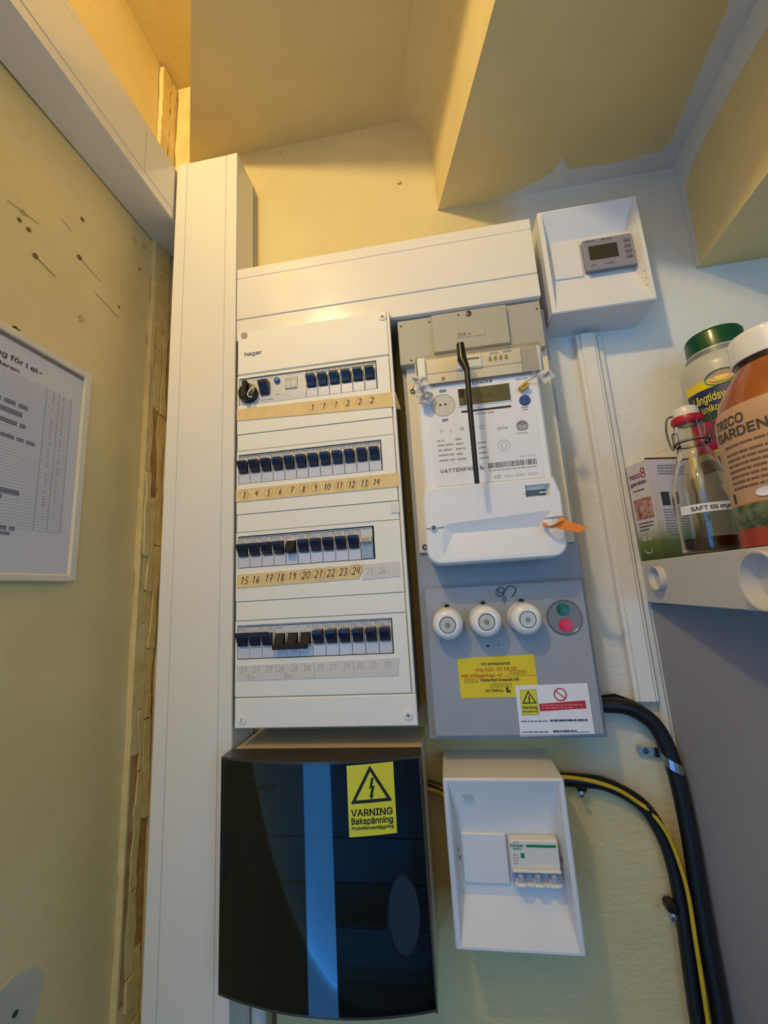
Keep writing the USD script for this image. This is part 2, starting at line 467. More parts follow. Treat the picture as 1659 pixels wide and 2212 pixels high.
for col, (ya, yb) in enumerate([(.5690, .5775), (.5780, .5905), (.5912, .6045)]):
    z = -0.74 + 0.03 * col
    while z < 0.63:
        L = (0.035 + 0.13 * rng.random()) * (2.0 if col == 0 else 1.0)
        z1 = min(z + L, 0.64)
        if not (col == 1 and .17 < (z + z1) / 2 < .26) and rng.random() > .02:
            zz = np.linspace(z, z1 - .0010, max(6, int(L / .004)))
            left = [(crack_y(ya, q, col), q) for q in zz]; right = [(crack_y(yb, q, col + 1) - .0006, q) for q in zz[::-1]]
            ym = (left[0][0] + right[-1][0]) / 2; tilt = .006 * (rng.random() - .5)
            left = [(ym, zz[0] + max(-.003, min(.004, tilt)))] + left
            left[1] = (left[1][0], left[1][1] + .002 * rng.random())
            pg = sg.Polygon(left + right).buffer(0)
            if pg.geom_type == 'MultiPolygon':
                pg = max(pg.geoms, key=lambda g: g.area)
            part(wl, 'paint_flake', ext_x(pg, -0.462, -0.4586 + 0.0030 * rng.random() ** 2 + 0.0004 * col), flake_m, False)
        z = z1
for ya, yb in [(.562, .583), (.584, .606)]:                                     # the strip goes on above the trunking
    zz = np.linspace(.745, 1.035, 16)
    part(wl, 'paint_flake', ext_x(sg.Polygon([(ya + .004 * (rng.random() - .5), q) for q in zz] + [(yb + .004 * (rng.random() - .5), q) for q in zz[::-1]]).buffer(0), -.467, -.4585), flake_m, False)
part(wl, 'corner_plaster', ext_x(sg.Polygon([(.5655 + .0012 * (rng.random() - .5), q) for q in np.linspace(-.75, .64, 60)] + [(.5688, .64), (.5688, -.75)]), -.468, -.4585), flake_m, False)
# the strip of plaster on the back wall beside the corner
part(wb, 'corner_plaster', ext(sg.Polygon([(-.456 + .003 * (rng.random() - .5), q) for q in np.linspace(.74, 1.035, 14)] + [(-.4235, 1.035), (-.4235, .74)]), WALL - .006, WALL + .002), flake_m, False)
part(wb, 'nail_hole', lathe([(0, 0), (.0025, 0), (.0025, .0008), (0, .0008)], (.024, WALL - .0015, .838), (0, -1, 0), 10), hole_m, False)
for x, z in [(-.24, .83), (-.02, .71)]:
    part(wb, 'paint_blister', lathe([(0, 0), (.004, 0), (.003, .0012), (0, .0016)], (x, WALL - .001, z), (0, -1, 0), 9), stain_m, False)

wr = thing('wall_right', 'plain grey low wall under the shelf', 'wall', (0.27, 0.5, FLOOR), kind='structure')
grey_wall = mat('grey_low_wall_paint', (150, 148, 152), 0.65, var=0.06, vscale=6, bump=0.15, bscale=300)
part(wr, 'panel', ext_z([(.268, .612), (.585, -.20), (.90, -.20), (.90, .612)], FLOOR, -.0405), grey_wall, False)

# the underside of the winding stairs: one block per step about a newel at (0.37, -0.58)
NEWEL = np.array([.37, -.58])
DIRS = [(-.95, -.02), (-.788, .616), None, None, None, (.35, .94)]
WALLPTS = {0: (-.43, .612), 1: (.042, .612), 2: (.418, .612)}
Z = [1.444, 1.244, 1.044, .844, .637, .45]
def edge_pt(k):
    if k == 0: return np.array([-.475, -.28])
    if k == 1: return np.array([-.475, .075])
    if k == 2: return np.array([-.432, .612])
    if k == 3: return np.array([.041, .612])
    if k == 4: return np.array([.4185, .612])
    return np.array([.81, .612])
st = thing('winder_staircase', 'stepped underside of winding stairs plastered in dull yellow overhead', 'stairs', (.37, -.58, .45))
CORNERS = {1: [(-.475, .612)]}
for k in range(5):
    pts = [NEWEL, edge_pt(k)] + [np.array(c) for c in CORNERS.get(k, [])] + [edge_pt(k + 1)]
    zb = Z[k + 1]
    b = ext_z(sg.Polygon(pts).buffer(0), zb, zb + .30)
    part(st, 'step', b, soffit_paint, False)
# rounded plaster where the second riser meets the soffit above it
e = edge_pt(3); d = (e - NEWEL) / np.linalg.norm(e - NEWEL); nrm = np.array([-d[1], d[0]])
prof = [(0, .002), (-.002, -.06)] + [(.06 - .06 * math.cos(a), -.06 + .06 * math.sin(a)) for a in np.linspace(.1, 1.47, 9)] + [(.06, .002)]
va = []
for s in (0.25, 1.25):
    for (u, w) in prof:
        q = NEWEL + d * s + nrm * u; va.append((q[0], q[1], Z[3] + w))
n = len(prof); fa = []
for i in range(n):
    j = (i + 1) % n; fa += [[i, j, n + j], [i, n + j, n + i]]
mm = trimesh.Trimesh(np.array(va), fa, process=False); mm.fix_normals()
part(st, 'plaster_cove', mm, soffit_paint, 35)
# brushed white paint that strays from the wall onto the stairs
patch = [(.125, .612), (.135, .606), (.1655, .6013), (.182, .594), (.2027, .5863), (.2236, .5783), (.2353, .5536), (.2437, .5708), (.2508, .5762), (.28, .578), (.3078, .5806), (.3473, .5784), (.3616, .5743), (.3865, .5764), (.3916, .5602), (.3885, .5205), (.3849, .4837), (.3813, .4471), (.3798, .4173), (.372, .38), (.362, .30), (.42, .30), (.42, .612)]
clipL = sg.Polygon([NEWEL, (.4185, .612), (0, .612), (0, -.58)])
part(st, 'paint_patch', ext_z(sg.Polygon(patch).intersection(clipL), .6364, .6378), white_paint, False, label='white paint brushed onto the yellow soffit')
d2 = (np.array([.4185, .612]) - NEWEL) / np.linalg.norm(np.array([.4185, .612]) - NEWEL); n2 = np.array([-d2[1], d2[0]])
rp = [(.30, .60), (.36, .595), (.406, .593), (.4588, .597), (.5137, .598), (.5568, .596), (.580, .588), (.5915, .579), (.594, .53), (.596, .4806), (.600, .451), (.612, .451), (.612, .637), (.30, .637)]
def on_riser(y, z, off):
    t = (y - NEWEL[1]) / d2[1]; q = NEWEL + d2 * t + n2 * off; return (q[0], q[1], z)
tri = ext_x(rp, 0, 1)
tri.vertices = np.array([on_riser(v[1], v[2], -.0006 + .0012 * v[0]) for v in tri.vertices]); 
part(st, 'paint_patch', tri, white_paint, False, label='white paint brushed along the foot of the riser')

# the rest of the room, behind and beside the camera
room_wall = mat('room_wall_paint', (186, 182, 172), 0.7)
floor_m = mat('grey_floor', (120, 122, 126), 0.35)
fl_ = thing('floor', 'pale grey floor of the store room', 'floor', (0, 0, FLOOR), kind='structure')
part(fl_, 'slab', box(-1.66, 1.66, -.86, .66, FLOOR - .05, FLOOR), floor_m, False)
rear = thing('wall_rear', 'room wall behind with a doorway and a window', 'wall', (0, -.8, FLOOR), kind='structure')
hol = [sg.box(-.845, FLOOR, -.385, .56), sg.box(.34, -.61, 1.36, .61)]
pl = sg.box(-1.6, FLOOR, 1.66, 1.65)
for h in hol: pl = pl.difference(h)
part(rear, 'plaster', ext(pl, -.86, -.765), room_wall, False)
fw = thing('wall_far_left', 'room wall beyond the opening on the left', 'wall', (-1.6, -.7, FLOOR), kind='structure')
part(fw, 'plaster', box(-1.66, -1.6, -.86, .1, FLOOR, 1.65), room_wall, False)
part(fw, 'return', box(-1.6, -.56, -.2, -.14, FLOOR, 1.65), room_wall, False)
fr = thing('wall_far_right', 'room wall beyond the shelf', 'wall', (1.9, -.7, FLOOR), kind='structure')
part(fr, 'plaster', box(1.6, 1.66, -.86, .61, FLOOR, 1.65), room_wall, False)
ce = thing('ceiling', 'flat ceiling of the room', 'ceiling', (0, 0, 1.6), kind='structure')
part(ce, 'slab', box(-1.66, 1.66, -.86, .66, 1.6, 1.65), room_wall, False)

# unseen holder added under the bulb: its dish dims the lower part of the scene
bulb_holder = thing('added_bulb_holder', 'added holder out of view that shades the lower wall from the bulb', 'lamp', (-.36, -.40, .86))
bulb_holder_m = mat('added_holder_white', (210, 204, 190), .5)
part(bulb_holder, 'dish', lathe([(0, .930), (.020, .930), (.050, .940), (.051, .943), (.020, .936), (0, .936)], (-.36, -.40, 0), seg=32), bulb_holder_m)
part(bulb_holder, 'socket', cyl((-.36, -.40, .865), (-.36, -.40, .935), .018), bulb_holder_m)
part(bulb_holder, 'bracket', tube(smoothpath([(-.36, -.40, .875), (-.44, -.34, .870), (-.50, -.26, .872), (-.515, -.195, .875)], 5), .008, 10), bulb_holder_m)

# ---------------------------------------------------------------- cable trunking
t = thing('vertical_cable_trunking', 'tall white plastic cable trunking standing in the corner left of the fuse box', 'cable trunking', (-.347, .57, FLOOR))
part(t, 'base', diff(hullbox(-.4025, -.2903, .5378, WALL + .001, FLOOR, .7535, .0012), box(-.396, -.297, .5440, WALL - .003, FLOOR + .01, .7500)), trunk_white)
part(t, 'cover', hullbox(-.3826, -.3102, .5364, .5430, FLOOR, .7530, .0008), trunk_white)
part(t, 'flange', hullbox(-.4023, -.3833, .5366, .5379, FLOOR, .7535, .0006), trunk_white)
part(t, 'flange', hullbox(-.3095, -.2905, .5366, .5379, FLOOR, .7535, .0006), trunk_white)
part(t, 'side_seam', box(-.2904, -.2898, .5985, .5997, -.6, .753), groove_dark, False)

t = thing('wall_cable_trunking', 'white plastic cable trunking running along the left wall towards the corner', 'cable trunking', (-.435, .3, .639))
part(t, 'base', hullbox(-.4665, -.4065, -.15, .605, .6392, .7477, .0012), trunk_white)
part(t, 'cover', hullbox(-.4080, -.4042, -.15, .466, .6572, .7368, .0008), trunk_white)
part(t, 'cover', hullbox(-.4080, -.4042, .467, .534, .6572, .7368, .0008), trunk_white)
part(t, 'flange', hullbox(-.4070, -.4048, -.15, .534, .6395, .6565, .0006), trunk_white)
part(t, 'flange', hullbox(-.4070, -.4048, -.15, .534, .7375, .7477, .0006), trunk_white)

t = thing('horizontal_cable_trunking', 'wide white cable trunking lying across the wall above the fuse box and meter', 'cable trunking', (-.06, .57, .392))
part(t, 'base', hullbox(-.2893, .1682, .5378, WALL + .001, .3918, .5215, .0025), trunk_white)
part(t, 'cover', hullbox(-.2885, .1676, .5358, .5390, .4296, .5022, .0008), trunk_white)
part(t, 'flange', hullbox(-.2888, .1680, .5364, .5385, .3925, .4289, .0016), trunk_white)
part(t, 'flange', hullbox(-.2888, .1680, .5364, .5385, .5029, .5212, .0010), trunk_white)
deb = cat(hull(rng.normal(size=(14, 3)) * [.003, .003, .004] + [-.241, .56, .527]), hull(rng.normal(size=(10, 3)) * .002 + [-.232, .562, .5235]))
single('rubble', deb, mat('dark_rubble', (70, 56, 44), 0.9), 'small dark crumb of rubble on top of the horizontal trunking', 'rubble')
single('plaster_crumb', cat(hull(rng.normal(size=(12, 3)) * [.004, .003, .0015] + [-.250, .562, .5235]), hull(rng.normal(size=(12, 3)) * [.003, .002, .0015] + [-.226, .565, .5235])), white_paint, 'white plaster crumbs beside the dark crumb on the horizontal trunking', 'rubble')

t = thing('conduit', 'narrow white mini trunking running down the wall right of the meter board', 'conduit', (.237, .6, -.16))
part(t, 'base', hullbox(.2268, .2556, .5955, WALL + .002, -.1605, .3620, .0012), trunk_white)
part(t, 'cover', hullbox(.2318, .2510, .5925, .5965, -.1600, .3610, .0012), trunk_white)
part(t, 'plaster_edge', hullbox(.2566, .2672, .601, .610, -.215, .36, .003), white_paint, label='strip of white plaster beside the conduit')

t = thing('cable_pipe', 'white round cable pipe coming out below the dark cabinet', 'pipe', (-.28, .59, -.56))
part(t, 'tube', cyl((-.2795, .592, FLOOR + .002), (-.2795, .592, -.41), .0098), trunk_white)
part(t, 'bare_patch', box(-.2675, -.263, .604, .6075, -.62, -.44), mat('brown_paint_edge', (120, 84, 60), .8), False)

# ---------------------------------------------------------------- main fuse box
XL, XR = -.2788, -.0703
ROWS = [(.2785, .3225, XR), (.1587, .2028, XR), (.0400, .0842, -.0872), (-.0790, -.0355, XR)]
fb = thing('fuse_box', 'large cream white fuse box with four rows of breakers', 'fuse box', (-.164, .57, -.163))
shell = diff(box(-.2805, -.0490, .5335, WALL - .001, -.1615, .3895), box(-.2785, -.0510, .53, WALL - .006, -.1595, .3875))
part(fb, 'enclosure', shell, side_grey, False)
front = sg.box(-.2815, -.1627, -.0468, .3985)
for a, b, xr in ROWS: front = front.difference(sg.box(XL, a, xr, b))
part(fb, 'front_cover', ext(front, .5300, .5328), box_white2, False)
part(fb, 'header_panel', chamfered(sg.box(-.2812, .3288, -.0512, .3984), .5268, .5305, .0010), box_white)
for i, (za, zb) in enumerate([(.2343, .3266), (.1156, .2079), (-.0040, .0892), (-.1248, -.0302)]):
    a, b, xr = ROWS[i]
    part(fb, 'row_panel', ext(sg.box(-.2812, za, -.0525, zb).difference(sg.box(XL, a, xr, b)), .5270, .5303), box_white, False)
for za, zb in [(.2091, .2332), (.0902, .1146), (-.0292, -.0050)]:
    part(fb, 'blank_strip', chamfered(sg.box(-.2812, za, -.0525, zb), .5276, .5303, .0005), box_white)
part(fb, 'bottom_panel', chamfered(sg.box(-.2815, -.1627, -.0466, -.1268), .5266, .5310, .0012), box_white)
part(fb, 'side_rim', hullbox(-.0507, -.0468, .5262, .5352, -.1260, .3985, .0008), box_white)
def cross_screw(x, z, y, r=.0056, slot='cross'):
    base = lathe([(0, 0), (r, 0), (r, .001), (r * .82, .0016), (0, .0016)], (x, y, z), (0, -1, 0), 24)
    return base
for x, z, kind in [(-.0570, .3890, 'cross'), (-.0576, -.1505, 'cross'), (-.2712, -.1525, 'slot')]:
    s = part(fb, 'screw', cat(cross_screw(x, z, .5267)), box_white)
    a = .5 if z > 0 else .1
    if kind == 'cross':
        g = cat(*[hull([(x + .0030 * math.cos(q) + sx * .0006 * math.sin(q), yy, z + .0030 * math.sin(q) - sx * .0006 * math.cos(q)) for sx in (-1, 1) for yy in (.5249, .5256)] + [(x - .0030 * math.cos(q) + sx * .0006 * math.sin(q), yy, z - .0030 * math.sin(q) - sx * .0006 * math.cos(q)) for sx in (-1, 1) for yy in (.5249, .5256)]) for q in (a, a + math.pi / 2)])
    else:
        g = box(x - .0005, x + .0005, .5249, .5256, z - .0028, z + .0028)
    part(s, 'slot', g, mat('screw_slot', (120, 114, 108), .6), False)
part(fb, 'plug', lathe([(0, 0), (.0052, 0), (.0052, .0006), (0, .0007)], (-.2708, .5267, .3936 - .0005), (0, -1, 0), 20), mat('grey_hole_plug', (158, 150, 134), .6), label='grey round hole plug')
part(fb, 'lettering', txt('hager', .0062, -.2700, .3583, .5268, True, width=.0275), mat('navy_letters', (40, 56, 104), .5), False)
tp = part(fb, 'tape_label', ext([(-.2815, .2735), (-.0506, .2702), (-.0500, .2480), (-.2815, .2555)], .5260, .5270), tape, False, label='beige masking tape numbered 1 1 1 2 2 2')
for x, c in zip([-.1661, -.1491, -.1316, -.1143, -.0967, -.0793], '111222'):
    part(tp, 'handwriting', hand(c, .0078, x, .2578, .5259), pen)
    part(tp, 'pencil_ring', tube(circle((x - .001, .5259, .2618), .0058, 20, rx=.8), .00018, 4, True), mat('ring_pencil', (176, 142, 92), .8))
part(fb, 'tape_tail', hull([(-.0510, .5262, .2705), (-.0510, .5262, .2480), (-.0455, .527, .2690), (-.0410, .540, .2500), (-.0410, .541, .2500), (-.046, .54, .249)]), tape, False)
tp = part(fb, 'tape_label', ext([(-.2815, .1514), (-.0488, .1530), (-.0486, .1338), (-.2815, .1333)], .5258, .5270), tape, False, label='beige masking tape numbered 3 to 14')
xs = [-.2691, -.2505, -.2331, -.2156, -.1993, -.1819, -.1648, -.1486, -.1312, -.1143, -.0968, -.0799]
for i, x in enumerate(xs):
    part(tp, 'handwriting', hand(str(i + 3), .0080, x, .1387, .5257), pen)
    if i in (0, 2, 3, 4, 5, 6, 8, 9, 10):
        part(tp, 'pencil_ring', tube(circle((x, .5257, .1428), .0066, 22), .00022, 4, True), mat('ring_pencil', (176, 142, 92), .8))
tp = part(fb, 'tape_label', ext([(-.2790, .0316), (-.1028, .0342), (-.1100, .0160), (-.2790, .0138)], .5260, .5270), tape, False, label='beige masking tape numbered 15 to 24')
xs = [-.2685, -.2520, -.2337, -.2171, -.2007, -.1816, -.1642, -.1474, -.1307, -.1133]
for i, x in enumerate(xs):
    part(tp, 'handwriting', hand(str(i + 15), .0092, x, .0188 + .00035 * i, .5259, .0005), pen)
    if i in (3, 5, 6, 7, 9):
        part(tp, 'pencil_ring', tube(circle((x, .5259, .0236 + .00035 * i), .0078, 22, rx=1.05), .00022, 4, True), mat('ring_pencil', (176, 142, 92), .8))
tp = part(fb, 'paper_label', ext([(-.1021, .0336), (-.0553, .0349), (-.0566, .0155), (-.1066, .0143)], .5262, .5270), paper_strip, False, label='faded paper label numbered 25 26')
for s, x in (('25', -.0954), ('26', -.0792)):
    part(tp, 'handwriting', hand(s, .0085, x, .0205, .5261, .00036), pencil)
tp = part(fb, 'paper_label', ext([(-.2785, -.0868), (-.0640, -.0845), (-.0670, -.1048), (-.2785, -.1051)], .5262, .5270), paper_strip, False, label='faded paper label numbered 27 to 30')
for i, s in enumerate(['27', '27', '27', '28', '28', '28', '29', '29', '29', '30', '30', '30']):
    part(tp, 'handwriting', hand(s, .0074, -.2690 + .0172 * i, -.0955, .5261, .00036), pencil)
for x in (-.2585, -.2080):
    part(tp, 'handwriting', hand('Res', .0062, x, -.1036, .5261, .00036), pencil)
for x in (-.2249, -.1737, -.1225):
    part(tp, 'divider_line', box(x - .0002, x + .0002, .5260, .5263, -.1048, -.0858), pencil, False)
part(fb, 'clear_sticker', hullbox(-.0630, -.0512, .5262, .5272, .0985, .1120, .0003), mat('clear_tape_scrap', (226, 222, 214), .15), label='scrap of clear tape')
for i, (a, b, xr) in enumerate(ROWS):                       # the dark gap beside each row, and what stands behind the breakers
    part(fb, 'rail_backing', box(XL, xr + .003, .575, .580, a - .003, b + .003), mat('dark_inside', (40, 38, 40), .9), False)

# ---------------------------------------------------------------- breakers
P = .01727; YB = .5292
def bx0(k): return XL + P * k
def breaker_parts(t, x, zb, down=False):
    part(t, 'body', hullbox(x - P / 2 + .0002, x + P / 2 - .0002, YB, .5745, zb + .0008, zb + .0432, .0004), module_grey)
    tg = [(.001, .0165), (-.004, .0168), (-.0075, .0215), (-.0125, .0285), (-.0128, .0318), (-.0095, .0330), (.001, .0330)]
    if down:
        tg = [(p, .0495 - q) for p, q in tg][::-1]
    yz = [(YB + p, zb + q) for p, q in tg]
    tgp = part(t, 'toggle', ext_x(yz, x - .0061, x + .0058), toggle_grey if down else navy)
    part(t, 'toggle_slot', hullbox(x - .0070, x + .0066, YB - .0004, YB + .001, zb + .0150, zb + .0345, .0002), mat('toggle_slot_plastic', (150, 142, 128), .4))
    if not down:
        part(tgp, 'toggle_lower_face', hull([(x + sx, YB + yy, zb + zz) for sx in (-.0058, .0055) for yy, zz in ((-.0040, .0170), (-.0044, .0170), (-.0076, .0212), (-.0072, .0212))]), mat('toggle_sheen_face', (66, 56, 58), .25), False)  # brown-grey sheen of the lower toggle, put into the colour
    for sx in (-.0077, .0073):
        part(t, 'collar', hull([(x + sx + a, YB + .0005, zb + q) for a in (-.0008, .0008) for q in (.0155, .0345)] + [(x + sx + a, YB - .003, zb + q) for a in (-.0005, .0005) for q in (.019, .032)]), collar_mat)
    part(t, 'label_window', hullbox(x - P / 2 + .0004, x + P / 2 - .0004, YB - .0012, YB + .001, zb + .0010, zb + .0148, .0004), label_lilac)
    pr = [box(x - .0078, x - .0050, YB - .0002, YB + .0002, zb + .0408, zb + .0416), box(x - .0040, x + .0078, YB - .0002, YB + .0002, zb + .0408, zb + .0416)]
    part(t, 'print', cat(*pr), ink, False)
    mk = [ext([(x + .0030, zb + .0398), (x + .0074, zb + .0398), (x + .0052, zb + .0360)], YB - .0002, YB + .0002), bars([(x - .0072, x + .001, zb + .0390, .0009), (x - .0072, x - .001, zb + .0374, .0008), (x - .007, x + .0, zb + .0358, .0007)], YB)]
    part(t, 'markings', cat(*mk), ink_soft, False)

def br_loc(k, row): return np.array([bx0(k) + P / 2, .55, ROWS[row][0]])
NUM = 'zero one two three four five six seven eight nine ten eleven twelve thirteen fourteen fifteen sixteen seventeen eighteen nineteen twenty twenty-one twenty-two twenty-three twenty-four'.split()
l0 = br_loc(6, 0)
proto = thing('circuit_breaker', 'navy toggled circuit breaker above the leftmost handwritten one in the top row', 'circuit breaker', l0, 'circuit breakers in the top row')
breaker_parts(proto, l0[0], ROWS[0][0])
for k, s in zip(range(7, 12), ['above the middle handwritten one', 'above the rightmost handwritten one', 'above the leftmost handwritten two', 'above the middle handwritten two', 'above the rightmost handwritten two, at the end']):
    copy(proto, br_loc(k, 0), 'navy toggled circuit breaker %s in the top row' % s)
for k in range(12):
    copy(proto, br_loc(k, 1), 'navy toggled circuit breaker above the handwritten %s in the second row' % NUM[k + 3], 'circuit breakers in the second row')
for k in range(10):
    if k != 4:
        copy(proto, br_loc(k, 2), 'navy toggled circuit breaker above the handwritten %s in the third row' % NUM[k + 15], 'circuit breakers in the third row')
t = thing('switched_off_breaker', 'circuit breaker with its dark grey toggle down above the handwritten nineteen', 'circuit breaker', br_loc(4, 2))
breaker_parts(t, br_loc(4, 2)[0], ROWS[2][0], True)
part(t, 'white_flag', hullbox(br_loc(4, 2)[0] - .0055, br_loc(4, 2)[0] + .0052, YB - .003, YB, ROWS[2][0] + .0315, ROWS[2][0] + .0345, .0006), porcelain)
for k, s in zip(range(6, 12), ['above the leftmost faded twenty-nine', 'above the middle faded twenty-nine', 'above the rightmost faded twenty-nine', 'above the leftmost faded thirty', 'above the middle faded thirty', 'above the rightmost faded thirty, at the end']):
    copy(proto, br_loc(k, 3), 'navy toggled circuit breaker %s in the bottom row' % s, 'single breakers in the bottom row')

zb = ROWS[3][0]
for k0, down, lab in ((0, False, 'three-pole breaker with a navy toggle bar at the left end of the bottom row'), (3, True, 'three-pole breaker with a dark grey toggle bar pushed down in the bottom row')):
    xa, xb = bx0(k0), bx0(k0 + 3)
    t = thing('three_pole_breaker', lab, 'circuit breaker', ((xa + xb) / 2, .55, zb))
    part(t, 'body', hullbox(xa + .0002, xb - .0002, YB, .5745, zb + .0008, zb + .0432, .0004), module_grey)
    m_ = toggle_grey if down else navy
    for j in range(3):
        x = xa + P * (j + .5)
        if down:
            yz = [(.001, .0310), (-.004, .0310), (-.0085, .0225), (-.0105, .0175), (.001, .0165)]
        else:
            yz = [(.001, .0165), (-.004, .0168), (-.0075, .0215), (-.0110, .0285), (.001, .0330)]
        part(t, 'toggle', ext_x([(YB + p, zb + q) for p, q in yz], x - .0060, x + .0058), m_)
        for sx in (-.0076, .0074):
            part(t, 'collar', hull([(x + sx + a, YB + .0005, zb + q) for a in (-.0008, .0008) for q in (.0155, .0345)] + [(x + sx + a, YB - .003, zb + q) for a in (-.0005, .0005) for q in (.019, .032)]), collar_mat)
        part(t, 'label_window', hullbox(x - P / 2 + .0004, x + P / 2 - .0004, YB - .0012, YB + .001, zb + .0010, zb + .0142, .0004), label_lilac)
    bz = (.0118, .0178) if down else (.0285, .0345)
    part(t, 'toggle_bar', hullbox(xa + .0012, xb - .0040, YB - .0135, YB - .0085, zb + bz[0], zb + bz[1], .0010), m_)
    part(t, 'print', cat(box(xa + .001, xa + .008, YB - .0002, YB + .0002, zb + .0408, zb + .0416), box(xa + .0095, xb - .001, YB - .0002, YB + .0002, zb + .0408, zb + .0416)), ink, False)
    part(t, 'markings', cat(bars([(xa + .001, xa + .012, zb + .0390, .0009), (xa + .001, xa + .010, zb + .0374, .0008), (xb - .009, xb - .002, zb + .0390, .001), (xb - .009, xb - .003, zb + .0374, .001)], YB), ext([(xa + .030, zb + .0398), (xa + .034, zb + .0398), (xa + .032, zb + .0365)], YB - .0002, YB + .0002)), ink_soft, False)

zb = ROWS[2][0]; xa = bx0(10); x = xa + P / 2
t = thing('latched_breaker_module', 'module with a silvery latch and bluish lower half ending the third row', 'switch module', (x, .55, zb))
part(t, 'body', hullbox(xa + .0002, xa + P - .0010, YB, .5745, zb + .0008, zb + .0432, .0004), module_grey)
part(t, 'latch', hullbox(xa + .0012, xa + P - .0016, YB - .0075, YB, zb + .0215, zb + .0285, .0018), mat('silvery_latch', (176, 166, 144), .2))
part(t, 'latch_end', hullbox(xa + .0006, xa + .0036, YB - .0095, YB, zb + .0220, zb + .0300, .0012), collar_mat)
part(t, 'latch_end', hullbox(xa + P - .0042, xa + P - .0012, YB - .0095, YB, zb + .0220, zb + .0300, .0012), collar_mat)
part(t, 'clear_cover', hullbox(xa + .0010, xa + P - .0012, YB - .0030, YB, zb + .0012, zb + .0160, .0008), mat('blue_clear_cover', (150, 176, 194), .1))
part(t, 'print', box(xa + .002, xa + P - .003, YB - .0002, YB + .0002, zb + .0408, zb + .0414), ink, False)

zb = ROWS[0][0]
xa, xb = bx0(0), bx0(2)
t = thing('rotary_switch', 'black rotary knob with white cord loop at the left end of the top row', 'rotary switch', ((xa + xb) / 2, .55, zb))
part(t, 'body', hullbox(xa + .0002, xb - .0002, YB, .5745, zb + .0008, zb + .0432, .0004), module_grey)
kx, kz = -.2632, zb + .0178
part(t, 'knob', lathe([(0, 0), (.0140, 0), (.0142, .006), (.0132, .0095), (.0110, .0105), (0, .0105)], (kx, YB, kz), (0, -1, 0), 32), black)
part(t, 'knob_grip', hullbox(kx - .0042, kx + .0036, YB - .0175, YB - .009, kz - .0125, kz + .0150, .0015), black)
part(t, 'cord', tube(smoothpath([(kx + .0095, YB - .012, kz - .0105), (kx + .0075, YB - .016, kz - .0125), (kx + .006, YB - .018, kz - .009), (kx + .010, YB - .018, kz - .002), (kx + .0145, YB - .014, kz + .003)], 6), .0009, 8), porcelain)
part(t, 'markings', bars([(xa + .001, xa + .010, zb + .0405, .001), (xa + .022, xb - .002, zb + .039, .0008)], YB), ink_soft, False)
xa, xb = bx0(2), bx0(6)
t = thing('residual_current_breaker', 'wide breaker with a blue test button beside the rotary knob in the top row', 'circuit breaker', ((xa + xb) / 2, .55, zb))
part(t, 'body', hullbox(xa + .0002, xb - .0002, YB, .5745, zb + .0008, zb + .0432, .0004), module_grey)
part(t, 'lower_cover', hullbox(xa + .0002, xb - .0006, YB - .0012, YB + .001, zb + .0010, zb + .0105, .0004), label_lilac)
part(t, 'toggle', ext_x([(YB + p, zb + q) for p, q in [(.001, .0135), (-.004, .014), (-.0075, .0215), (-.0125, .0285), (-.0128, .0322), (-.0095, .0335), (.001, .0335)]], -.2448, -.2315), navy)
part(t, 'toggle_tip', hullbox(-.2452, -.2440, YB - .010, YB, zb + .027, zb + .032, .0006), black)
part(t, 'test_button', lathe([(0, 0), (.0044, 0), (.0044, .0035), (.0035, .0048), (0, .0050)], (-.2195, YB, zb + .0340), (0, -1, 0), 24), mat('blue_button', (36, 96, 176), .3))
part(t, 'indicator_window', hullbox(-.2075, -.1885, YB - .0022, YB, zb + .0185, zb + .0365, .0008), collar_mat)
part(t, 'markings', cat(bars([(-.2065, -.1895, zb + .0345, .0008), (-.2065, -.1895, zb + .0315, .0007)], YB - .0022), box(-.2052, -.2040, YB - .0026, YB - .002, zb + .0195, zb + .0215), box(-.1925, -.1912, YB - .0026, YB - .002, zb + .0195, zb + .0215), box(-.1985, -.1977, YB - .0026, YB - .002, zb + .020, zb + .030), box(-.2222, -.2150, YB - .0003, YB, zb + .0118, zb + .0128), bars([(-.2445, -.2250, zb + .0055, .0022)], YB - .0012)), ink_soft, False)
part(t, 'print', bars([(-.205, -.180, zb + .0405, .0009), (-.244, -.226, zb + .0405, .0009)], YB), ink_soft, False)

# ---------------------------------------------------------------- lower cabinet with a smoked door
cab = thing('smoked_door_cabinet', 'white distribution cabinet with a bulging dark blue smoked door below the fuse box', 'distribution cabinet', (-.167, .56, -.43))
DX0, DX1 = -.2866, -.0462
def door_y(x): 
    s = (np.asarray(x) - (DX0 + DX1) / 2) / ((DX1 - DX0) / 2)
    return .5055 - .0165 * (1 - s * s)
part(cab, 'body', diff(hullbox(-.2850, -.0452, .5315, WALL, -.4290, -.1886, .0015), box(-.2800, -.0500, .50, .5950, -.4240, -.1936)), mat('cabinet_beige_plastic', (214, 196, 166), .4))
part(cab, 'inner_panel', diff(box(-.2798, -.0502, .5450, .5480, -.4238, -.1938), box(-.262, -.075, .52, .56, -.3850, -.3400)), small_white, False)
for k in range(4):
    part(cab, 'inner_module', hullbox(-.250 + .0175 * k, -.2332 + .0175 * k, .5400, .585, -.3845, -.3405, .0006), module_grey)
part(cab, 'inner_lettering', txt('hager', .0075, -.262, -.2405, .5448, True, width=.030), ink_navy, False)
for z in (-.2925, -.340, -.386):
    part(cab, 'inner_seam', box(-.279, -.051, .5443, .5452, z - .0006, z + .0006), ink, False)
def door_surface(z0, z1, off):
    def f(u, v):
        x = DX0 + u * (DX1 - DX0); return np.stack([x, door_y(x) + off, z0 + v * (z1 - z0)], -1)
    return f
outer = grid_surface(door_surface(-.4284, -.1872, 0), 49, 2)
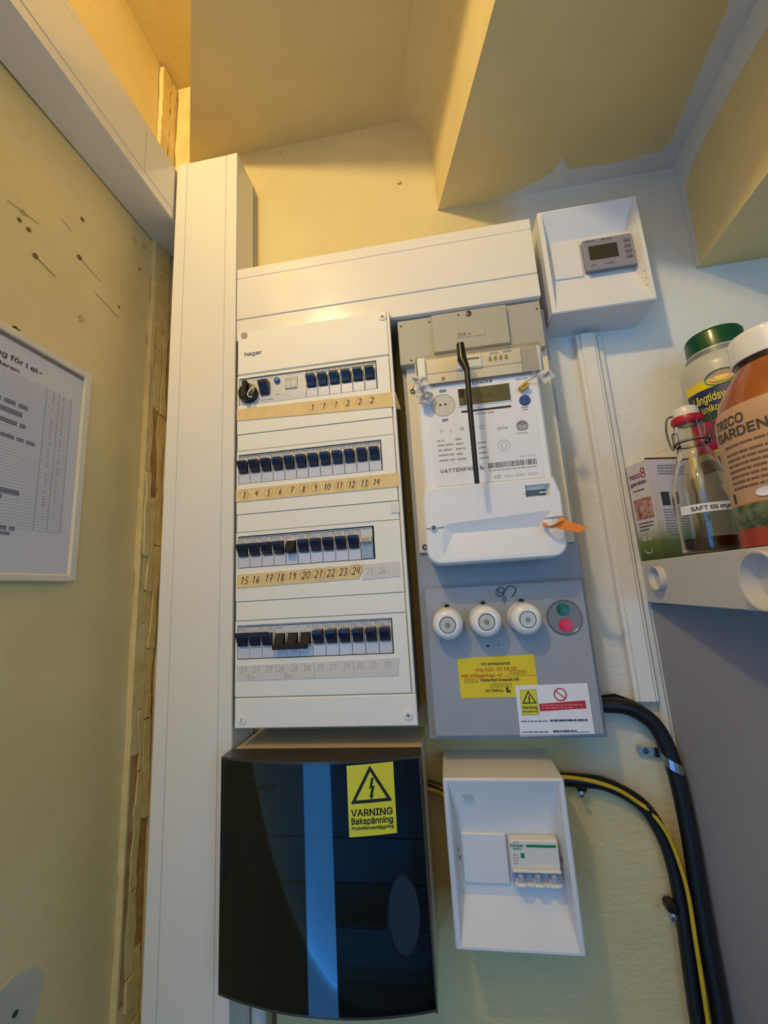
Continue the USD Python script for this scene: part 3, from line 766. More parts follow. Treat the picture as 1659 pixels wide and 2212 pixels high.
xs = np.linspace(DX0, DX1, 49)
plan = sg.Polygon([(x, float(door_y(x))) for x in xs] + [(DX1, .5300), (DX1 - .0028, .5300)] + [(x, float(door_y(x)) + .0026) for x in np.linspace(DX1 - .0028, DX0 + .0028, 40)] + [(DX0 + .0028, .5300), (DX0, .5300)])
door = part(cab, 'door', ext_z(plan, -.4260, -.1900), smoke, 20, label='dark blue smoked clear door')
lid = sg.Polygon([(x, float(door_y(x))) for x in xs] + [(DX1, .5305), (DX0, .5305)])
part(door, 'door_edge', ext_z(lid, -.1900, -.1874), smoke_edge, 20)
part(door, 'door_edge', ext_z(lid, -.4284, -.4260), smoke_edge, 20)
part(door, 'door_edge', hullbox(DX1 - .0006, DX1 + .0012, .5030, .5302, -.4284, -.1874, .0005), smoke_edge)
# thumb catch in the right edge of the door
a = np.linspace(0, 2 * math.pi, 40, endpoint=False)
ring = np.array([(-.0730 + .0170 * math.cos(q), 0, -.3390 + .0375 * math.sin(q)) for q in a]); ring[:, 1] = door_y(ring[:, 0]) - .0004
part(cab, 'thumb_catch', tube(ring, .0012, 6, True), mat('smoked_catch', (20, 24, 34), .15))
rec = sg.Polygon([(p[0], p[2]) for p in ring]).buffer(-.0004)
part(cab, 'thumb_recess', conform(ext(rec, -.0002, 0).subdivide(), lambda x: door_y(x), .0003), mat('slate_smoked_plastic', (38, 54, 68), .22), 20)
SX0, SX1, SZ0, SZ1 = -.1272, -.0752, -.2622, -.1908
def on_door(m, off): return conform(m, lambda x: door_y(x), off)
stk = part(cab, 'warning_sticker', grid_surface(lambda u, v: np.stack([SX0 + u * (SX1 - SX0), door_y(SX0 + u * (SX1 - SX0)) - .0005, SZ0 - .0010 + .0014 * u + v * (SZ1 - SZ0)], -1), 14, 2), warn_yellow, True, label='yellow VARNING sticker with a lightning triangle')
def flat(poly, off): 
    return on_door(ext(poly, -.0002, 0).subdivide() if True else None, off)
tri_o = sg.Polygon([(-.1013, -.1926), (-.1240, -.2306), (-.0784, -.2296)]); tri_i = tri_o.buffer(-.0032, join_style=2)
part(stk, 'triangle', flat(tri_o.buffer(-.0006).buffer(.0006).difference(tri_i), .0006), black_ink, False)
bolt = sg.Polygon([(-.1000, -.2050), (-.1030, -.2165), (-.1003, -.2150), (-.1022, -.2225), (-.1032, -.2220), (-.1012, -.2272), (-.0984, -.2228), (-.0996, -.2230), (-.0968, -.2128), (-.0995, -.2142), (-.0976, -.2055)])
part(stk, 'lightning_bolt', flat(bolt, .0006), black_ink, False)
for s, h, z, w, b in (('VARNING', .0066, -.2428, .0452, True), ('Bakspänning', .0058, -.2506, .0452, True), ('Produktionsanläggning', .0030, -.2560, .0452, True)):
    part(stk, 'lettering', on_door(txt(s, h, -.1014, z, 0, b, center=True, width=w), .0006), black_ink, False)

# ---------------------------------------------------------------- two small white boxes
def tray_box(x0, x1, z0, z1, y0, yf, fz0, fz1, rim=.0058):
    """A surface box whose front is a tray: slanted top and bottom faces and a flat floor at yf."""
    o = hullbox(x0, x1, y0, WALL + .001, z0, z1, .0016)
    cut = hull([(x, y0 - .001, z) for x in (x0 + rim, x1 - rim) for z in (z0 + .0022, z1 - .0022)] + [(x, yf, z) for x in (x0 + rim + .004, x1 - rim - .004) for z in (fz0, fz1)])
    return diff(o, cut)
ub = thing('display_box', 'small white surface box with a grey display at the right end of the horizontal trunking', 'junction box', (.25, .57, .367))
housing = tray_box(.1821, .3204, .3674, .5372, .545, .566, .4320, .4995)
for x, z in [(.3122, .5005), (.3122, .4163), (.3122, .4052), (.3122, .3940)]:
    housing = diff(housing, cyl((x + .006, .5505, z), (x - .012, .5490, z), .0014, 8))
part(ub, 'housing', housing, small_white)
part(ub, 'blank_plate', hullbox(.1995, .2402, .5635, .567, .4342, .4958, .0008), small_white)
du = part(ub, 'display_unit', hullbox(.2425, .3102, .5570, .567, .4378, .4875, .0010), mat('display_grey_plastic', (140, 138, 150), .4), label='grey display unit with a dark screen and four keys')
part(du, 'screen', hullbox(.2490, .2885, .5564, .5575, .4520, .4755, .0004), mat('dark_olive_screen', (62, 58, 40), .15))
for z in (.4766, .4674, .4585, .4496):
    part(du, 'key', hullbox(.2978, .3066, .5560, .5575, z - .0027, z + .0027, .0006), mat('key_grey', (104, 102, 114), .5))
part(du, 'print', bars([(.2455, .262, .4835, .0022), (.268, .283, .4835, .0022), (.2500, .2560, .4435, .002), (.268, .281, .4435, .0018)], .5570), mat('display_print', (92, 90, 108), .6), False)
part(du, 'lower_lip', hullbox(.2430, .3100, .5552, .5580, .4345, .4412, .0008), mat('display_grey_plastic', (140, 138, 150), .4))
part(ub, 'side_screw', lathe([(0, 0), (.0022, 0), (.0022, .002), (0, .003)], (.3128, .560, .4594), (-1, 0, 0), 10), ink_soft)
part(ub, 'embossed_mark', bars([(.196, .212, .521, .004)], .554), mat('emboss_shade', (206, 200, 196), .4), False)

lb = thing('main_switch_box', 'small white surface box with a green striped breaker right of the smoked cabinet', 'junction box', (.045, .56, -.386))
housing = tray_box(-.0225, .1117, -.3860, -.2179, .522, .545, -.3475, -.2695)
for x, z in [(.1042, -.2479), (.1042, -.3242), (.1042, -.3396), (.1042, -.3530)]:
    housing = diff(housing, cyl((x + .006, .5280, z), (x - .012, .5265, z), .0013, 8))
part(lb, 'housing', housing, small_white)
part(lb, 'blank_plate', hullbox(-.0072, .0440, .5415, .546, -.3345, -.2835, .0012), small_white)
part(lb, 'embossed_mark', bars([(-.001, .012, -.2392, .0035)], .5286), mat('emboss_shade2', (176, 178, 184), .4), False)
for x, z in ((-.0105, -.2985), (-.0105, -.3062), (.1018, -.3055)):
    part(lb, 'brown_catch', hull(rng.normal(size=(12, 3)) * [.0010, .0015, .0014] + [x, .5385, z]), mat('brown_catch', (130, 96, 66), .7))
sw = thing('main_switch', 'three-pole white breaker with a green stripe in the small low box', 'circuit breaker', (.072, .54, -.331))
sw_w = mat('switch_white_plastic', (228, 220, 206), .35); green = mat('green_print', (20, 132, 78), .5)
part(sw, 'body', hullbox(.0458, .0986, .5330, .5448, -.3135, -.2853, .0012), sw_w)
part(sw, 'body', hullbox(.0470, .0984, .5350, .5448, -.3320, -.3125, .0008), mat('switch_shaded_plastic', (160, 172, 196), .35))  # blue-grey shade under the hood is put into this colour
part(sw, 'hood', hullbox(.0464, .0984, .5290, .5352, -.3156, -.3126, .0010), sw_w)
part(sw, 'green_stripe', box(.0642, .0962, .5326, .5332, -.2918, -.2894), green, False)
part(sw, 'lettering', txt('Schneider', .0030, .0466, -.2920, .5330, True, width=.0145), green, False)
part(sw, 'lettering', txt('Electric', .0018, .0500, -.2945, .5330, True, width=.009), green, False)
part(sw, 'green_square', box(.0574, .0612, .5326, .5332, -.3027, -.2980), green, False)
part(sw, 'markings', bars([(.049, .054, -.300, .0013), (.049, .0545, -.3028, .0011), (.049, .054, -.3055, .0011), (.049, .0535, -.3082, .0011), (.050, .058, -.2876, .0012)], .5330), ink_soft, False)
for x in (.0545, .0725, .0895):
    tg = part(sw, 'toggle', hullbox(x - .0048, x + .0048, .5230, .5350, -.3258, -.3228, .0010), porcelain)
    part(tg, 'toggle_foot', hullbox(x - .0030, x + .0030, .5260, .5352, -.3232, -.3160, .0010), mat('switch_shaded_plastic', (160, 172, 196), .35))
part(sw, 'lower_lip', hullbox(.0480, .0980, .5300, .5352, -.3300, -.3262, .0010), small_white)

# ---------------------------------------------------------------- meter board
FRAME = (.95, np.array([.073, .580, .100]), np.array([.0694, .551, .095]))
mb = thing('meter_board', 'tall grey metal meter board with fuse cover and stickers right of the fuse box', 'meter board', (.073, .59, -.20))
part(mb, 'base_plate', hullbox(-.0386, .1848, .5880, .6395, -.1985, .4080, .0015), grey_paint)
part(mb, 'mounting_plate', hullbox(-.0322, .1790, .5830, .5885, .0480, .3400, .0006), cream_plate)
tc = part(mb, 'top_cover', hullbox(-.0394, .1750, .5700, .5890, .3340, .4093, .0010), grey_warm)
part(mb, 'terminal_flap', hullbox(.0134, .1245, .5625, .5702, .3437, .4060, .0008), grey_warm)
part(tc, 'screw', lathe([(0, 0), (.0045, 0), (.0045, .0012), (0, .0022)], (.0688, .5625, .3995), (0, -1, 0), 20), wire_grey)
for x, z in [(-.0340, .4000), (.0100, .4005), (.1690, .3960), (.1650, .3395), (.0540, .3998), (-.022, .3400)]:
    part(tc, 'hole', box(x - .0010, x + .0012, .5620 if .02 < x < .12 else .5696, .5705, z - .0013, z + .0013), groove_dark, False)
part(mb, 'clear_tape', ext([(.0478, .3745), (.0905, .3740), (.0905, .3612), (.0478, .3617)], .5618, .5625), mat('dull_clear_tape', (180, 172, 156), .15), False)
part(mb, 'tape_print', txt('308 4', .0050, .0500, .3640, .5617, True), mat('tape_print', (120, 114, 104), .6), False)

fc = part(mb, 'fuse_cover', chamfered(sg.box(-.0296, -.1912, .1780, -.0022), .5745, .5900, .0015), grey_paint, label='blue grey lower cover holding three fuses')
part(fc, 'hole', lathe([(0, 0), (.0016, 0), (.0016, .0004), (0, .0004)], (.0485, .5748, -.0812), (0, -1, 0), 12), black, False)
part(fc, 'hole', lathe([(0, 0), (.0008, 0), (.0008, .0004), (0, .0004)], (.0625, .5748, -.0800), (0, -1, 0), 10), black, False)
part(fc, 'seal_wire', tube(smoothpath([(.0690, .5742, -.0080), (.0660, .5735, -.0130), (.0700, .5725, -.0180), (.0760, .5725, -.0150), (.0770, .572, -.0085), (.0720, .572, -.0060), (.0690, .573, -.0100), (.0720, .573, -.0140), (.0765, .572, -.0120), (.0850, .5720, -.0050), (.0920, .5725, -.0080), (.0905, .573, -.0150), (.0860, .5735, -.0200)], 5), .0006, 6), wire_grey)
part(fc, 'lead_seal', hull(rng.normal(size=(20, 3)) * [.0016, .0008, .0030] + [.0760, .5730, -.0225]), mat('dull_lead', (120, 120, 126), .5))

lab = part(mb, 'yellow_sticker', ext([(.0070, -.0955), (.1054, -.0937), (.1056, -.1450), (.0076, -.1447)], .5740, .5746), yellow_st, False, label='yellow power cut sticker')
for s, h, z, w, m_, xx in (('Vid strömavbrott', .0036, -.1052, .0370, black_ink, .0555), ('ring 020-82 58 58', .0044, -.1124, .0520, red_soft, .0556), ('Vattenfall Sveanät AB', .0034, -.1250, .0490, black_ink, .0585), ('VATTENFALL', .0030, -.1380, .0240, black_ink, .0510)):
    part(lab, 'lettering', txt(s, h, xx, z, .5740, True, center=True, width=w), m_, False)
part(lab, 'lettering', txt('mitt anläggnings-nr', .0044, .0100, -.1196, .5740, True, width=.0530), red_soft, False)
part(lab, 'dotted_line', bars([(.066, .104, -.1192, .0006)], .5740), red_soft, False)
pcl = mat('pencil_on_yellow', (140, 124, 40), .8)
part(lab, 'handwriting', hand('0302005', .0050, .083, -.1172, .5738, .0003), pcl)
part(lab, 'handwriting', hand('730426', .0052, .022, -.1262, .5738, .0003), pcl)
part(lab, 'handwriting', hand('03000365', .0056, .060, -.1330, .5738, .0003), pcl)
glo = sg.Point(.0684, -.1362).buffer(.0032, quad_segs=8)
part(lab, 'emblem', ext(glo.difference(sg.Point(.0700, -.1350).buffer(.0016)).difference(sg.box(.0650, -.1372, .0690, -.1366)), .5738, .5740), black_ink, False)
ws = part(mb, 'white_sticker', ext([(.0772, -.1312), (.1654, -.1303), (.1657, -.1900), (.0770, -.1912)], .5734, .5741), white_st, False, label='white warning sticker with yellow, red and prohibition marks')
part(ws, 'yellow_field', ext([(.0823, -.1362), (.1026, -.1358), (.1028, -.1661), (.0822, -.1666)], .5732, .5734), warn_yellow, False)
part(ws, 'field_border', ext(sg.Polygon([(.0823, -.1362), (.1026, -.1358), (.1028, -.1661), (.0822, -.1666)]).difference(sg.Polygon([(.0823, -.1362), (.1026, -.1358), (.1028, -.1661), (.0822, -.1666)]).buffer(-.0003)), .5730, .5732), mat('olive_line', (120, 116, 50), .6), False)
t_o = sg.Polygon([(.0925, -.1372), (.0838, -.1528), (.1016, -.1526)])
part(ws, 'triangle', ext(t_o.difference(t_o.buffer(-.0012, join_style=2)), .5730, .5732), black_ink, False)
part(ws, 'lightning_bolt', ext([(.0930, -.1425), (.0916, -.1476), (.0928, -.1470), (.0920, -.1498), (.0914, -.1497), (.0924, -.1517), (.0938, -.1500), (.0932, -.1501), (.0944, -.1456), (.0931, -.1462), (.0940, -.1428)], .5730, .5732), black_ink, False)
part(ws, 'lettering', txt('Varning', .0036, .0924, -.1590, .5732, True, center=True, width=.0180), black_ink, False)
part(ws, 'lettering', txt('Bakspänning', .0019, .0924, -.1630, .5732, True, center=True, width=.0182), black_ink, False)
pr = sg.Point(.1313, -.1430).buffer(.0078, quad_segs=10).difference(sg.Point(.1313, -.1430).buffer(.0064, quad_segs=10)).union(affinity.rotate(sg.box(.1240, -.1436, .1386, -.1424), -42, origin=(.1313, -.1430)))
part(ws, 'prohibition_mark', ext(pr, .5732, .5734), red_ink, False)
rf = part(ws, 'red_field', ext([(.1042, -.1535), (.1598, -.1506), (.1602, -.1598), (.1044, -.1622)], .5732, .5734), red_ink, False)
part(ws, 'small_print', bars([(.107, .156, -.1554, .0014), (.107, .145, -.1585, .0014)], .5732), mat('pink_print', (226, 130, 130), .6), False)
part(ws, 'small_print', bars([(.0798, .1120, -.1738, .0014), (.0800, .1120, -.1863, .0014)], .5734), mat('grey_small_print', (118, 118, 132), .6), False)
part(ws, 'small_print', bars([(.1150, .1590, -.1730, .0016), (.1170, .1450, -.1855, .0016)], .5734), ink, False)
part(ws, 'underline', cat(box(.1150, .1605, .5731, .5735, -.1744, -.17405), box(.1170, .1605, .5731, .5735, -.1872, -.1868), box(.078, .165, .5731, .5735, -.1898, -.1894)), ink, False)

# the meter itself
me = thing('electricity_meter', 'pale grey electricity meter with small display mounted on the grey board', 'electricity meter', (.067, .555, .03))
part(me, 'body', hullbox(-.0162, .1488, .5335, .5825, .1150, .3165, .0030), meter_white)
part(me, 'face_label', ext(rrect(-.0020, .1380, .1300, .2740, .002), .5328, .5337), meter_face_m, False)
part(me, 'upper_panel', hullbox(-.0005, .1290, .5318, .5345, .2930, .3150, .0006), mat('upper_panel_cream', (226, 212, 184), .4))
part(me, 'upper_panel', hullbox(.1294, .1500, .5318, .5345, .2775, .3150, .0006), mat('upper_panel_grey', (190, 180, 164), .5))
part(me, 'upper_panel', hullbox(-.0005, .1290, .5322, .5345, .2765, .2925, .0006), cream_plate)
part(me, 'white_tab', hullbox(-.0128, -.0016, .5270, .5345, .2860, .3165, .0010), porcelain)
sl = part(me, 'seal_socket', hullbox(.0420, .0765, .5285, .5330, .2920, .3120, .0030), meter_white)
part(sl, 'slot', hullbox(.0560, .0730, .5278, .5290, .3045, .3075, .0006), mat('slot_brown', (130, 112, 86), .5))
for x in (.0868, .0940, .1012, .1084):
    tm = part(me, 'terminal', lathe([(0, 0), (.0022, 0), (.0022, .0014), (0, .0020)], (x, .5318, .3030), (0, -1, 0), 14), mat('brass_terminal', (196, 188, 120), .3))
    part(tm, 'terminal_mark', tube(smoothpath([(x - .001, .5290, .3045), (x + .0014, .5290, .3050), (x + .0012, .5290, .3022), (x, .5290, .3008)], 4), .0005, 5), black)
part(me, 'print', bars([(.088, .100, .3115, .0032), (.106, .122, .3120, .0032)], .5318), ink_soft, False)
part(me, 'pull_tab', lathe([(0, 0), (.0022, 0), (.0022, .001), (0, .001)], (.0215, .5318, .2835), (0, -1, 0), 12), mat('slot_brown', (130, 112, 86), .5))
part(me, 'clear_cover', diff(hullbox(-.0148, .1546, .5255, .5345, .2745, .3180, .0020), hullbox(-.0136, .1534, .5268, .54, .2757, .3168, .001)), clear_plastic)
part(me, 'cover_edge', box(-.0010, .1400, .5322, .5338, .2738, .2746), ink_soft, False)
part(me, 'cover_rim', hullbox(.1500, .1560, .5300, .5600, .2700, .3140, .0010), meter_white)
bz = part(me, 'display_bezel', hullbox(.0385, .1100, .5318, .5332, .2385, .2662, .0006), meter_white)
part(me, 'display', hullbox(.0400, .1084, .5312, .5325, .2402, .2646, .0003), lcd)
part(bz, 'display_dark_part', box(.0400, .0475, .5309, .5313, .2520, .2643), black, False)
part(bz, 'display_digits', txt('1.8.0', .0070, .068, .249, .5311, width=.03), mat('lcd_digits', (78, 74, 52), .3), False)
part(me, 'sensor_slot', ext(rrect(.0415, .1080, .2302, .2328, .0012), .5322, .5329), mat('slot_dark_brown', (58, 42, 40), .3), False)
part(me, 'optical_port', tube(circle((.0182, .5328, .2445), .0160, 40), .0005, 6, True), mat('port_ring', (168, 164, 152), .5))
part(me, 'optical_port_face', lathe([(0, 0), (.0157, 0), (.0157, .0003), (0, .0003)], (.0182, .5330, .2445), (0, -1, 0), 36), mat('port_cream', (206, 198, 184), .4), False)
for x in (.0144, .0213):
    part(me, 'optical_eye', lathe([(0, 0), (.0016, 0), (.0016, .0004), (0, .0004)], (x, .5328, .2454), (0, -1, 0), 12), black, False)
blue_p = mat('blue_print', (92, 120, 158), .5)
part(me, 'blue_mark', cat(box(.0145, .0240, .5324, .5329, .2636, .2664), box(.0155, .0185, .5324, .5329, .2664, .2678), box(.0200, .0230, .5324, .5329, .2664, .2678)), blue_p, False)
part(me, 'blue_mark', cat(box(.0148, .0232, .5324, .5329, .2218, .2242), bars([(.015, .0225, .2208, .0012)], .5329)), blue_p, False)
part(me, 'blue_button', lathe([(0, 0), (.0073, 0), (.0073, .0012), (.0064, .0020), (0, .0020)], (.1262, .5330, .2375), (0, -1, 0), 28), mat('meter_blue_button', (46, 78, 132), .35))
ysl = part(me, 'yellow_seal', hull([(.1262 + a * .0062 * math.cos(q) - .0035 * b * math.sin(q), yy, .2548 + a * .0062 * math.sin(q) + .0035 * b * math.cos(q)) for q in (.62,) for a in (-1, 1) for b in (-1, 1) for yy in (.5240, .5332)]), mat('ochre_seal', (208, 162, 64), .35))
part(ysl, 'seal_slit', hull([(.1262 + a * .0045 * math.cos(.62) - .0006 * b * math.sin(.62), .5236, .2548 + a * .0045 * math.sin(.62) + .0006 * b * math.cos(.62)) for a in (-1, 1) for b in (-1, 1)] + [(.1262, .5242, .2548)]), mat('seal_slit_brown', (112, 76, 30), .6))
part(me, 'lettering', txt('S34U18', .0042, .0600, .2696, .5330, True, width=.0270), ink_soft, False)
fan = sg.Point(.1187, .2020).buffer(.0078, quad_segs=12)
rays = [affinity.rotate(sg.box(.1183, .1920, .1191, .2022), k * 26, origin=(.1187, .2040)) for k in (-3, -2, -1, 0, 1, 2, 3)]
sh = fan
for r_ in rays: sh = sh.difference(r_)
sh = sh.difference(sg.box(.108, .190, .130, .1955))
part(me, 'emblem', ext(sh, .5325, .5328), mat('emblem_grey', (132, 128, 128), .6), False)
part(me, 'lettering', txt('Connexo', .0022, .1105, .1912, .5328, True, width=.0140), ink_soft, False)
part(me, 'lettering', txt('ejims', .0040, .0860, .2005, .5328, True, slant=.25, width=.0135), ink_soft, False)
part(me, 'lettering', txt('VATTENFALL', .0048, .0060, .1480, .5328, True, width=.0500, rot=.012), mat('vattenfall_grey', (98, 96, 100), .6), False)
part(me, 'emblem', ext(sg.Point(.0610, .1506).buffer(.0030, quad_segs=6).difference(sg.Point(.0620, .1520).buffer(.0014)), .5325, .5328), mat('emblem_grey', (132, 128, 128), .6), False)
xx = .0691; bb = []
while xx < .1312:
    w = float(rng.choice([.0004, .0008, .0013])); bb.append(box(xx, xx + w, .5326, .5329, .1482, .1556)); xx += w + float(rng.choice([.0004, .0008, .0011]))
part(me, 'barcode', cat(*bb), mat('barcode_ink', (110, 106, 108), .6), False)
part(me, 'lettering', txt('CE', .0042, .0758, .1338, .5328, True, width=.0080), ink_soft, False)
part(me, 'lettering', txt('M22 0598  2022', .0036, .0890, .1338, .5328, False, width=.0410), ink_soft, False)
part(me, 'lettering', txt('Scan for info', .0020, .1105, .1598, .5328, False, width=.0200), ink_soft, False)
part(me, 'stamp', tube(circle((.0926, .5327, .1778), .0076, 28), .0003, 5, True), ink_soft)
part(me, 'stamp', tube(circle((.0926, .5327, .1778), .0040, 20), .0003, 5, True), ink_soft)
part(me, 'symbols', cat(tube([(.0105, .5327, .2092), (.0128, .5327, .2070), (.0150, .5327, .2092)], .0004, 5), tube([(.0128, .5327, .2070), (.0128, .5327, .2042)], .0004, 5), tube([(.0262, .5327, .2070), (.0240, .5327, .2058), (.0262, .5327, .2050)], .0004, 5), ext(sg.box(.0382, .2048, .0428, .2094).difference(sg.box(.0390, .2056, .0420, .2086)), .5325, .5329), ext(sg.box(.0398, .2064, .0412, .2078), .5325, .5329), ext(sg.box(.0635, .2050, .0690, .2094).difference(sg.box(.0641, .2056, .0684, .2088)), .5325, .5329)), ink_soft, False)
rows = []
for i, z in enumerate((.1936, .1870, .1800, .1728, .1655)):
    rows += [(.0060, .0150 if i == 0 else .0270, z, .0024), (.0300, .0420, z - .0004, .0024)] + ([(.0590, .0710, z - .002, .0020)] if i else [])
part(me, 'small_print', bars(rows, .5328), ink_soft, False)
part(me, 'small_print', bars([(.1205, .1320, .2278, .0020), (.1225, .1300, .2245, .0018), (.1180, .134, .2690, .0022), (.048, .067, .2355, .0016), (.060, .085, .2262, .0018), (.0700, .1300, .1452, .0016)], .5328), ink_soft, False)
# terminal cover
tpoly = sg.Polygon([(-.0165, .1275), (-.0165, .1135), (-.0195, .1085), (-.0195, .0450)] + [(-.0195 + .018 - .018 * math.cos(q), .0268 + .018 - .018 * math.sin(q)) for q in np.linspace(.15, math.pi / 2, 7)] + [(.1345 + .018 * math.sin(q), .0268 + .018 - .018 * math.cos(q)) for q in np.linspace(0, math.pi / 2 - .1, 7)] + [(.1533, .1066), (.1475, .1130), (.1475, .1275)])
tcv = diff(ext(tpoly, .5275, .5825)) + diff(hull(np.vstack([np.column_stack([np.array(tpoly.exterior.coords)[:, 0], np.full(len(tpoly.exterior.coords), .5276), np.array(tpoly.exterior.coords)[:, 1]]), np.column_stack([np.array(tpoly.buffer(-.0022).exterior.coords)[:, 0], np.full(len(tpoly.buffer(-.0022).exterior.coords), .5250), np.array(tpoly.buffer(-.0022).exterior.coords)[:, 1]])])))
gro = hull([(.002, .5245, .0765), (.012, .5245, .0792), (.122, .5245, .0802), (.140, .5245, .0860), (-.002, .5245, .0320), (.134, .5245, .0320), (.016, .5312, .0655), (.122, .5312, .0665)])
win = hull([(.1105, .5245, .1192), (.1412, .5245, .1192), (.1395, .5245, .1035), (.1105, .5245, .1035), (.1110, .5420, .1190), (.1380, .5420, .1190), (.1370, .5420, .1085), (.1110, .5420, .1085)])
slotl = box(-.0200, .0045, .5240, .5290, .0728, .0746); notch = box(.1290, .1560, .5240, .5300, .0735, .0765)
part(me, 'terminal_cover', diff(tcv, gro, win, slotl, notch), meter_white, 14)
part(me, 'window_plug', hullbox(.1105, .1375, .5385, .5425, .1060, .1190, .0008), mat('teal_grey_plastic', (104, 116, 116), .4))
part(me, 'window_bar', hullbox(.1290, .1385, .5330, .5350, .1095, .1115, .0006), meter_white)
part(me, 'window_latch', hullbox(.1068, .1108, .5240, .5265, .1080, .1120, .0006), meter_white)
part(me, 'joint_line', box(-.0160, .1476, .5325, .5338, .1273, .1279), ink_soft, False)
sc = part(me, 'screw', lathe([(0, 0), (.0046, 0), (.0046, .0030), (.0036, .0036), (.0030, .0030), (.0030, .0012), (0, .0012)], (-.0085, .5262, .0738), (0, -1, 0), 24), meter_white)
part(sc, 'screw_head', lathe([(0, 0), (.0026, 0), (.0026, .0012), (0, .0016)], (-.0085, .5250, .0738), (0, -1, 0), 16), mat('screw_dark', (92, 98, 108), .4))
for x, z in [(-.0242, .2960), (-.0242, .0560)]:
    part(mb, 'eyelet', tube(circle((x, .5815, z), .0030, 18), .0010, 6, True), wire_grey)

an = thing('antenna', 'thin black rod antenna hanging down in front of the meter', 'antenna', (.047, .50, .30))
rod = tube([(.0474, .5050, .2990), (.0490, .4985, .2800), (.0517, .4960, .2700), (.0492, .4950, .1900), (.0489, .4950, .1205)], [.0046, .0044, .0038, .0034, .0030], 16)
part(an, 'rod', tube([(.0512, .4955, .2720), (.0500, .4950, .2200), (.0489, .4950, .1203)], [.0036, .0034, .0030], 16), black)
part(an, 'hinge', tube([(.0466, .5000, .3120), (.0468, .4990, .2960), (.0470, .4985, .2880), (.0500, .4965, .2780), (.0512, .4955, .2715)], [.0052, .0058, .0062, .0048, .0037], 18), black)
part(an, 'foot', cyl((.0468, .5000, .3040), (.0468, .5260, .3040), .0042), black)

# seals
seal_clear = usdkit.material(stage, '/World/Looks/clear_seal_plastic', {'t': ('transparent_bsdf', {}), 'p': ('principled_bsdf', dict(base_color=srgb(222, 222, 220), roughness=.12)), 'm': ('mix_closure', dict(fac=.42))}, [('t.BSDF', 'm.closure1'), ('p.BSDF', 'm.closure2')], surface='m.closure')
def crumple(c, u, v, w, h, seed):
    r_ = np.random.default_rng(seed); u, v = np.array(u, float), np.array(v, float); nrm_ = np.cross(u, v)
    def f(a, b):
        q = (a[..., None] - .5) * u * w + (b[..., None] - .5) * v * h
        return np.array(c) + q + nrm_ * (.0022 * np.sin(5 * a + seed)[..., None] + .0015 * np.cos(7 * b + a * 3)[..., None])
    g = grid_surface(f, 7, 7); g2 = g.copy(); g2.vertices = g2.vertices + nrm_ * .0008; g2.invert()
    return cat(g, g2)
for i, (c, ang, lab_, w, h) in enumerate([((-.0165, .520, .2800), -.45, 'clear plastic seal tag hanging at the upper left corner of the meter', .017, .016), ((-.0080, .518, .2655), .45, 'second clear seal tag, lower, below the corner of the meter', .020, .016), ((-.0045, .521, .2520), -.35, 'lowest grey seal tag on the left of the meter face', .014, .019), ((.1535, .518, .2620), .55, 'clear plastic seal tag sticking out at the upper right of the meter', .017, .017)]):
    t = thing('seal_tag', lab_, 'seal', c)
    u = (math.cos(ang), -.15, math.sin(ang)); v = (-math.sin(ang), .1, math.cos(ang))
    part(t, 'tag', crumple(c, u, v, w, h, 3 + i), seal_clear if i != 2 else mat('grey_seal_plastic', (164, 166, 172), .25), 40)
    part(t, 'print', hull([np.array(c) + np.array(u) * a * .004 + np.array(v) * b * .0018 + np.array([0, -.0032 + d_, 0]) for a in (-1, 1) for b in (-1, 1) for d_ in (0, .0006)]), mat('seal_print', (98, 96, 112), .5), False)
    wr_ = {0: [(-.0235, .580, .2960), (-.021, .56, .292), (-.0175, .53, .287), (-.0165, .5205, .284)], 1: [(-.0165, .5205, .276), (-.012, .517, .273), (-.009, .518, .270)], 2: [(-.009, .518, .262), (-.006, .519, .258)], 3: [(.1320, .5300, .2640), (.1400, .526, .2655), (.1460, .521, .2668), (.1490, .5185, .2650)]}[i]
    part(t, 'wire', tube(smoothpath(wr_, 5), .0005, 6), wire_grey)
og = thing('orange_seal_tag', 'orange plastic seal strap with a flat tag on the right of the meter', 'seal', (.145, .51, .06))
orange = mat('orange_plastic', (240, 132, 40), .35)
part(og, 'strap', tube(smoothpath([(.1290, .5260, .0690), (.1275, .5190, .0650), (.1330, .5100, .0620), (.1420, .5080, .0665), (.1475, .5140, .0715), (.1490, .5260, .0735)], 6), .0032, 8, flat=.35), orange)
part(og, 'tag', hull([(x, y + k, z) for x, y, z in ((.1375, .5080, .0665), (.1440, .5060, .0700), (.1712, .5030, .0570), (.1600, .5030, .0515), (.1330, .5085, .0615)) for k in (0, .0012)]), orange)
part(og, 'tag_ridge', hull([(x, y + k, z) for x, y, z in ((.1385, .5060, .0625), (.1405, .5060, .0615), (.1470, .5050, .0675), (.1455, .5050, .0685)) for k in (0, .0016)]), mat('orange_shadow_ridge', (206, 104, 26), .4))

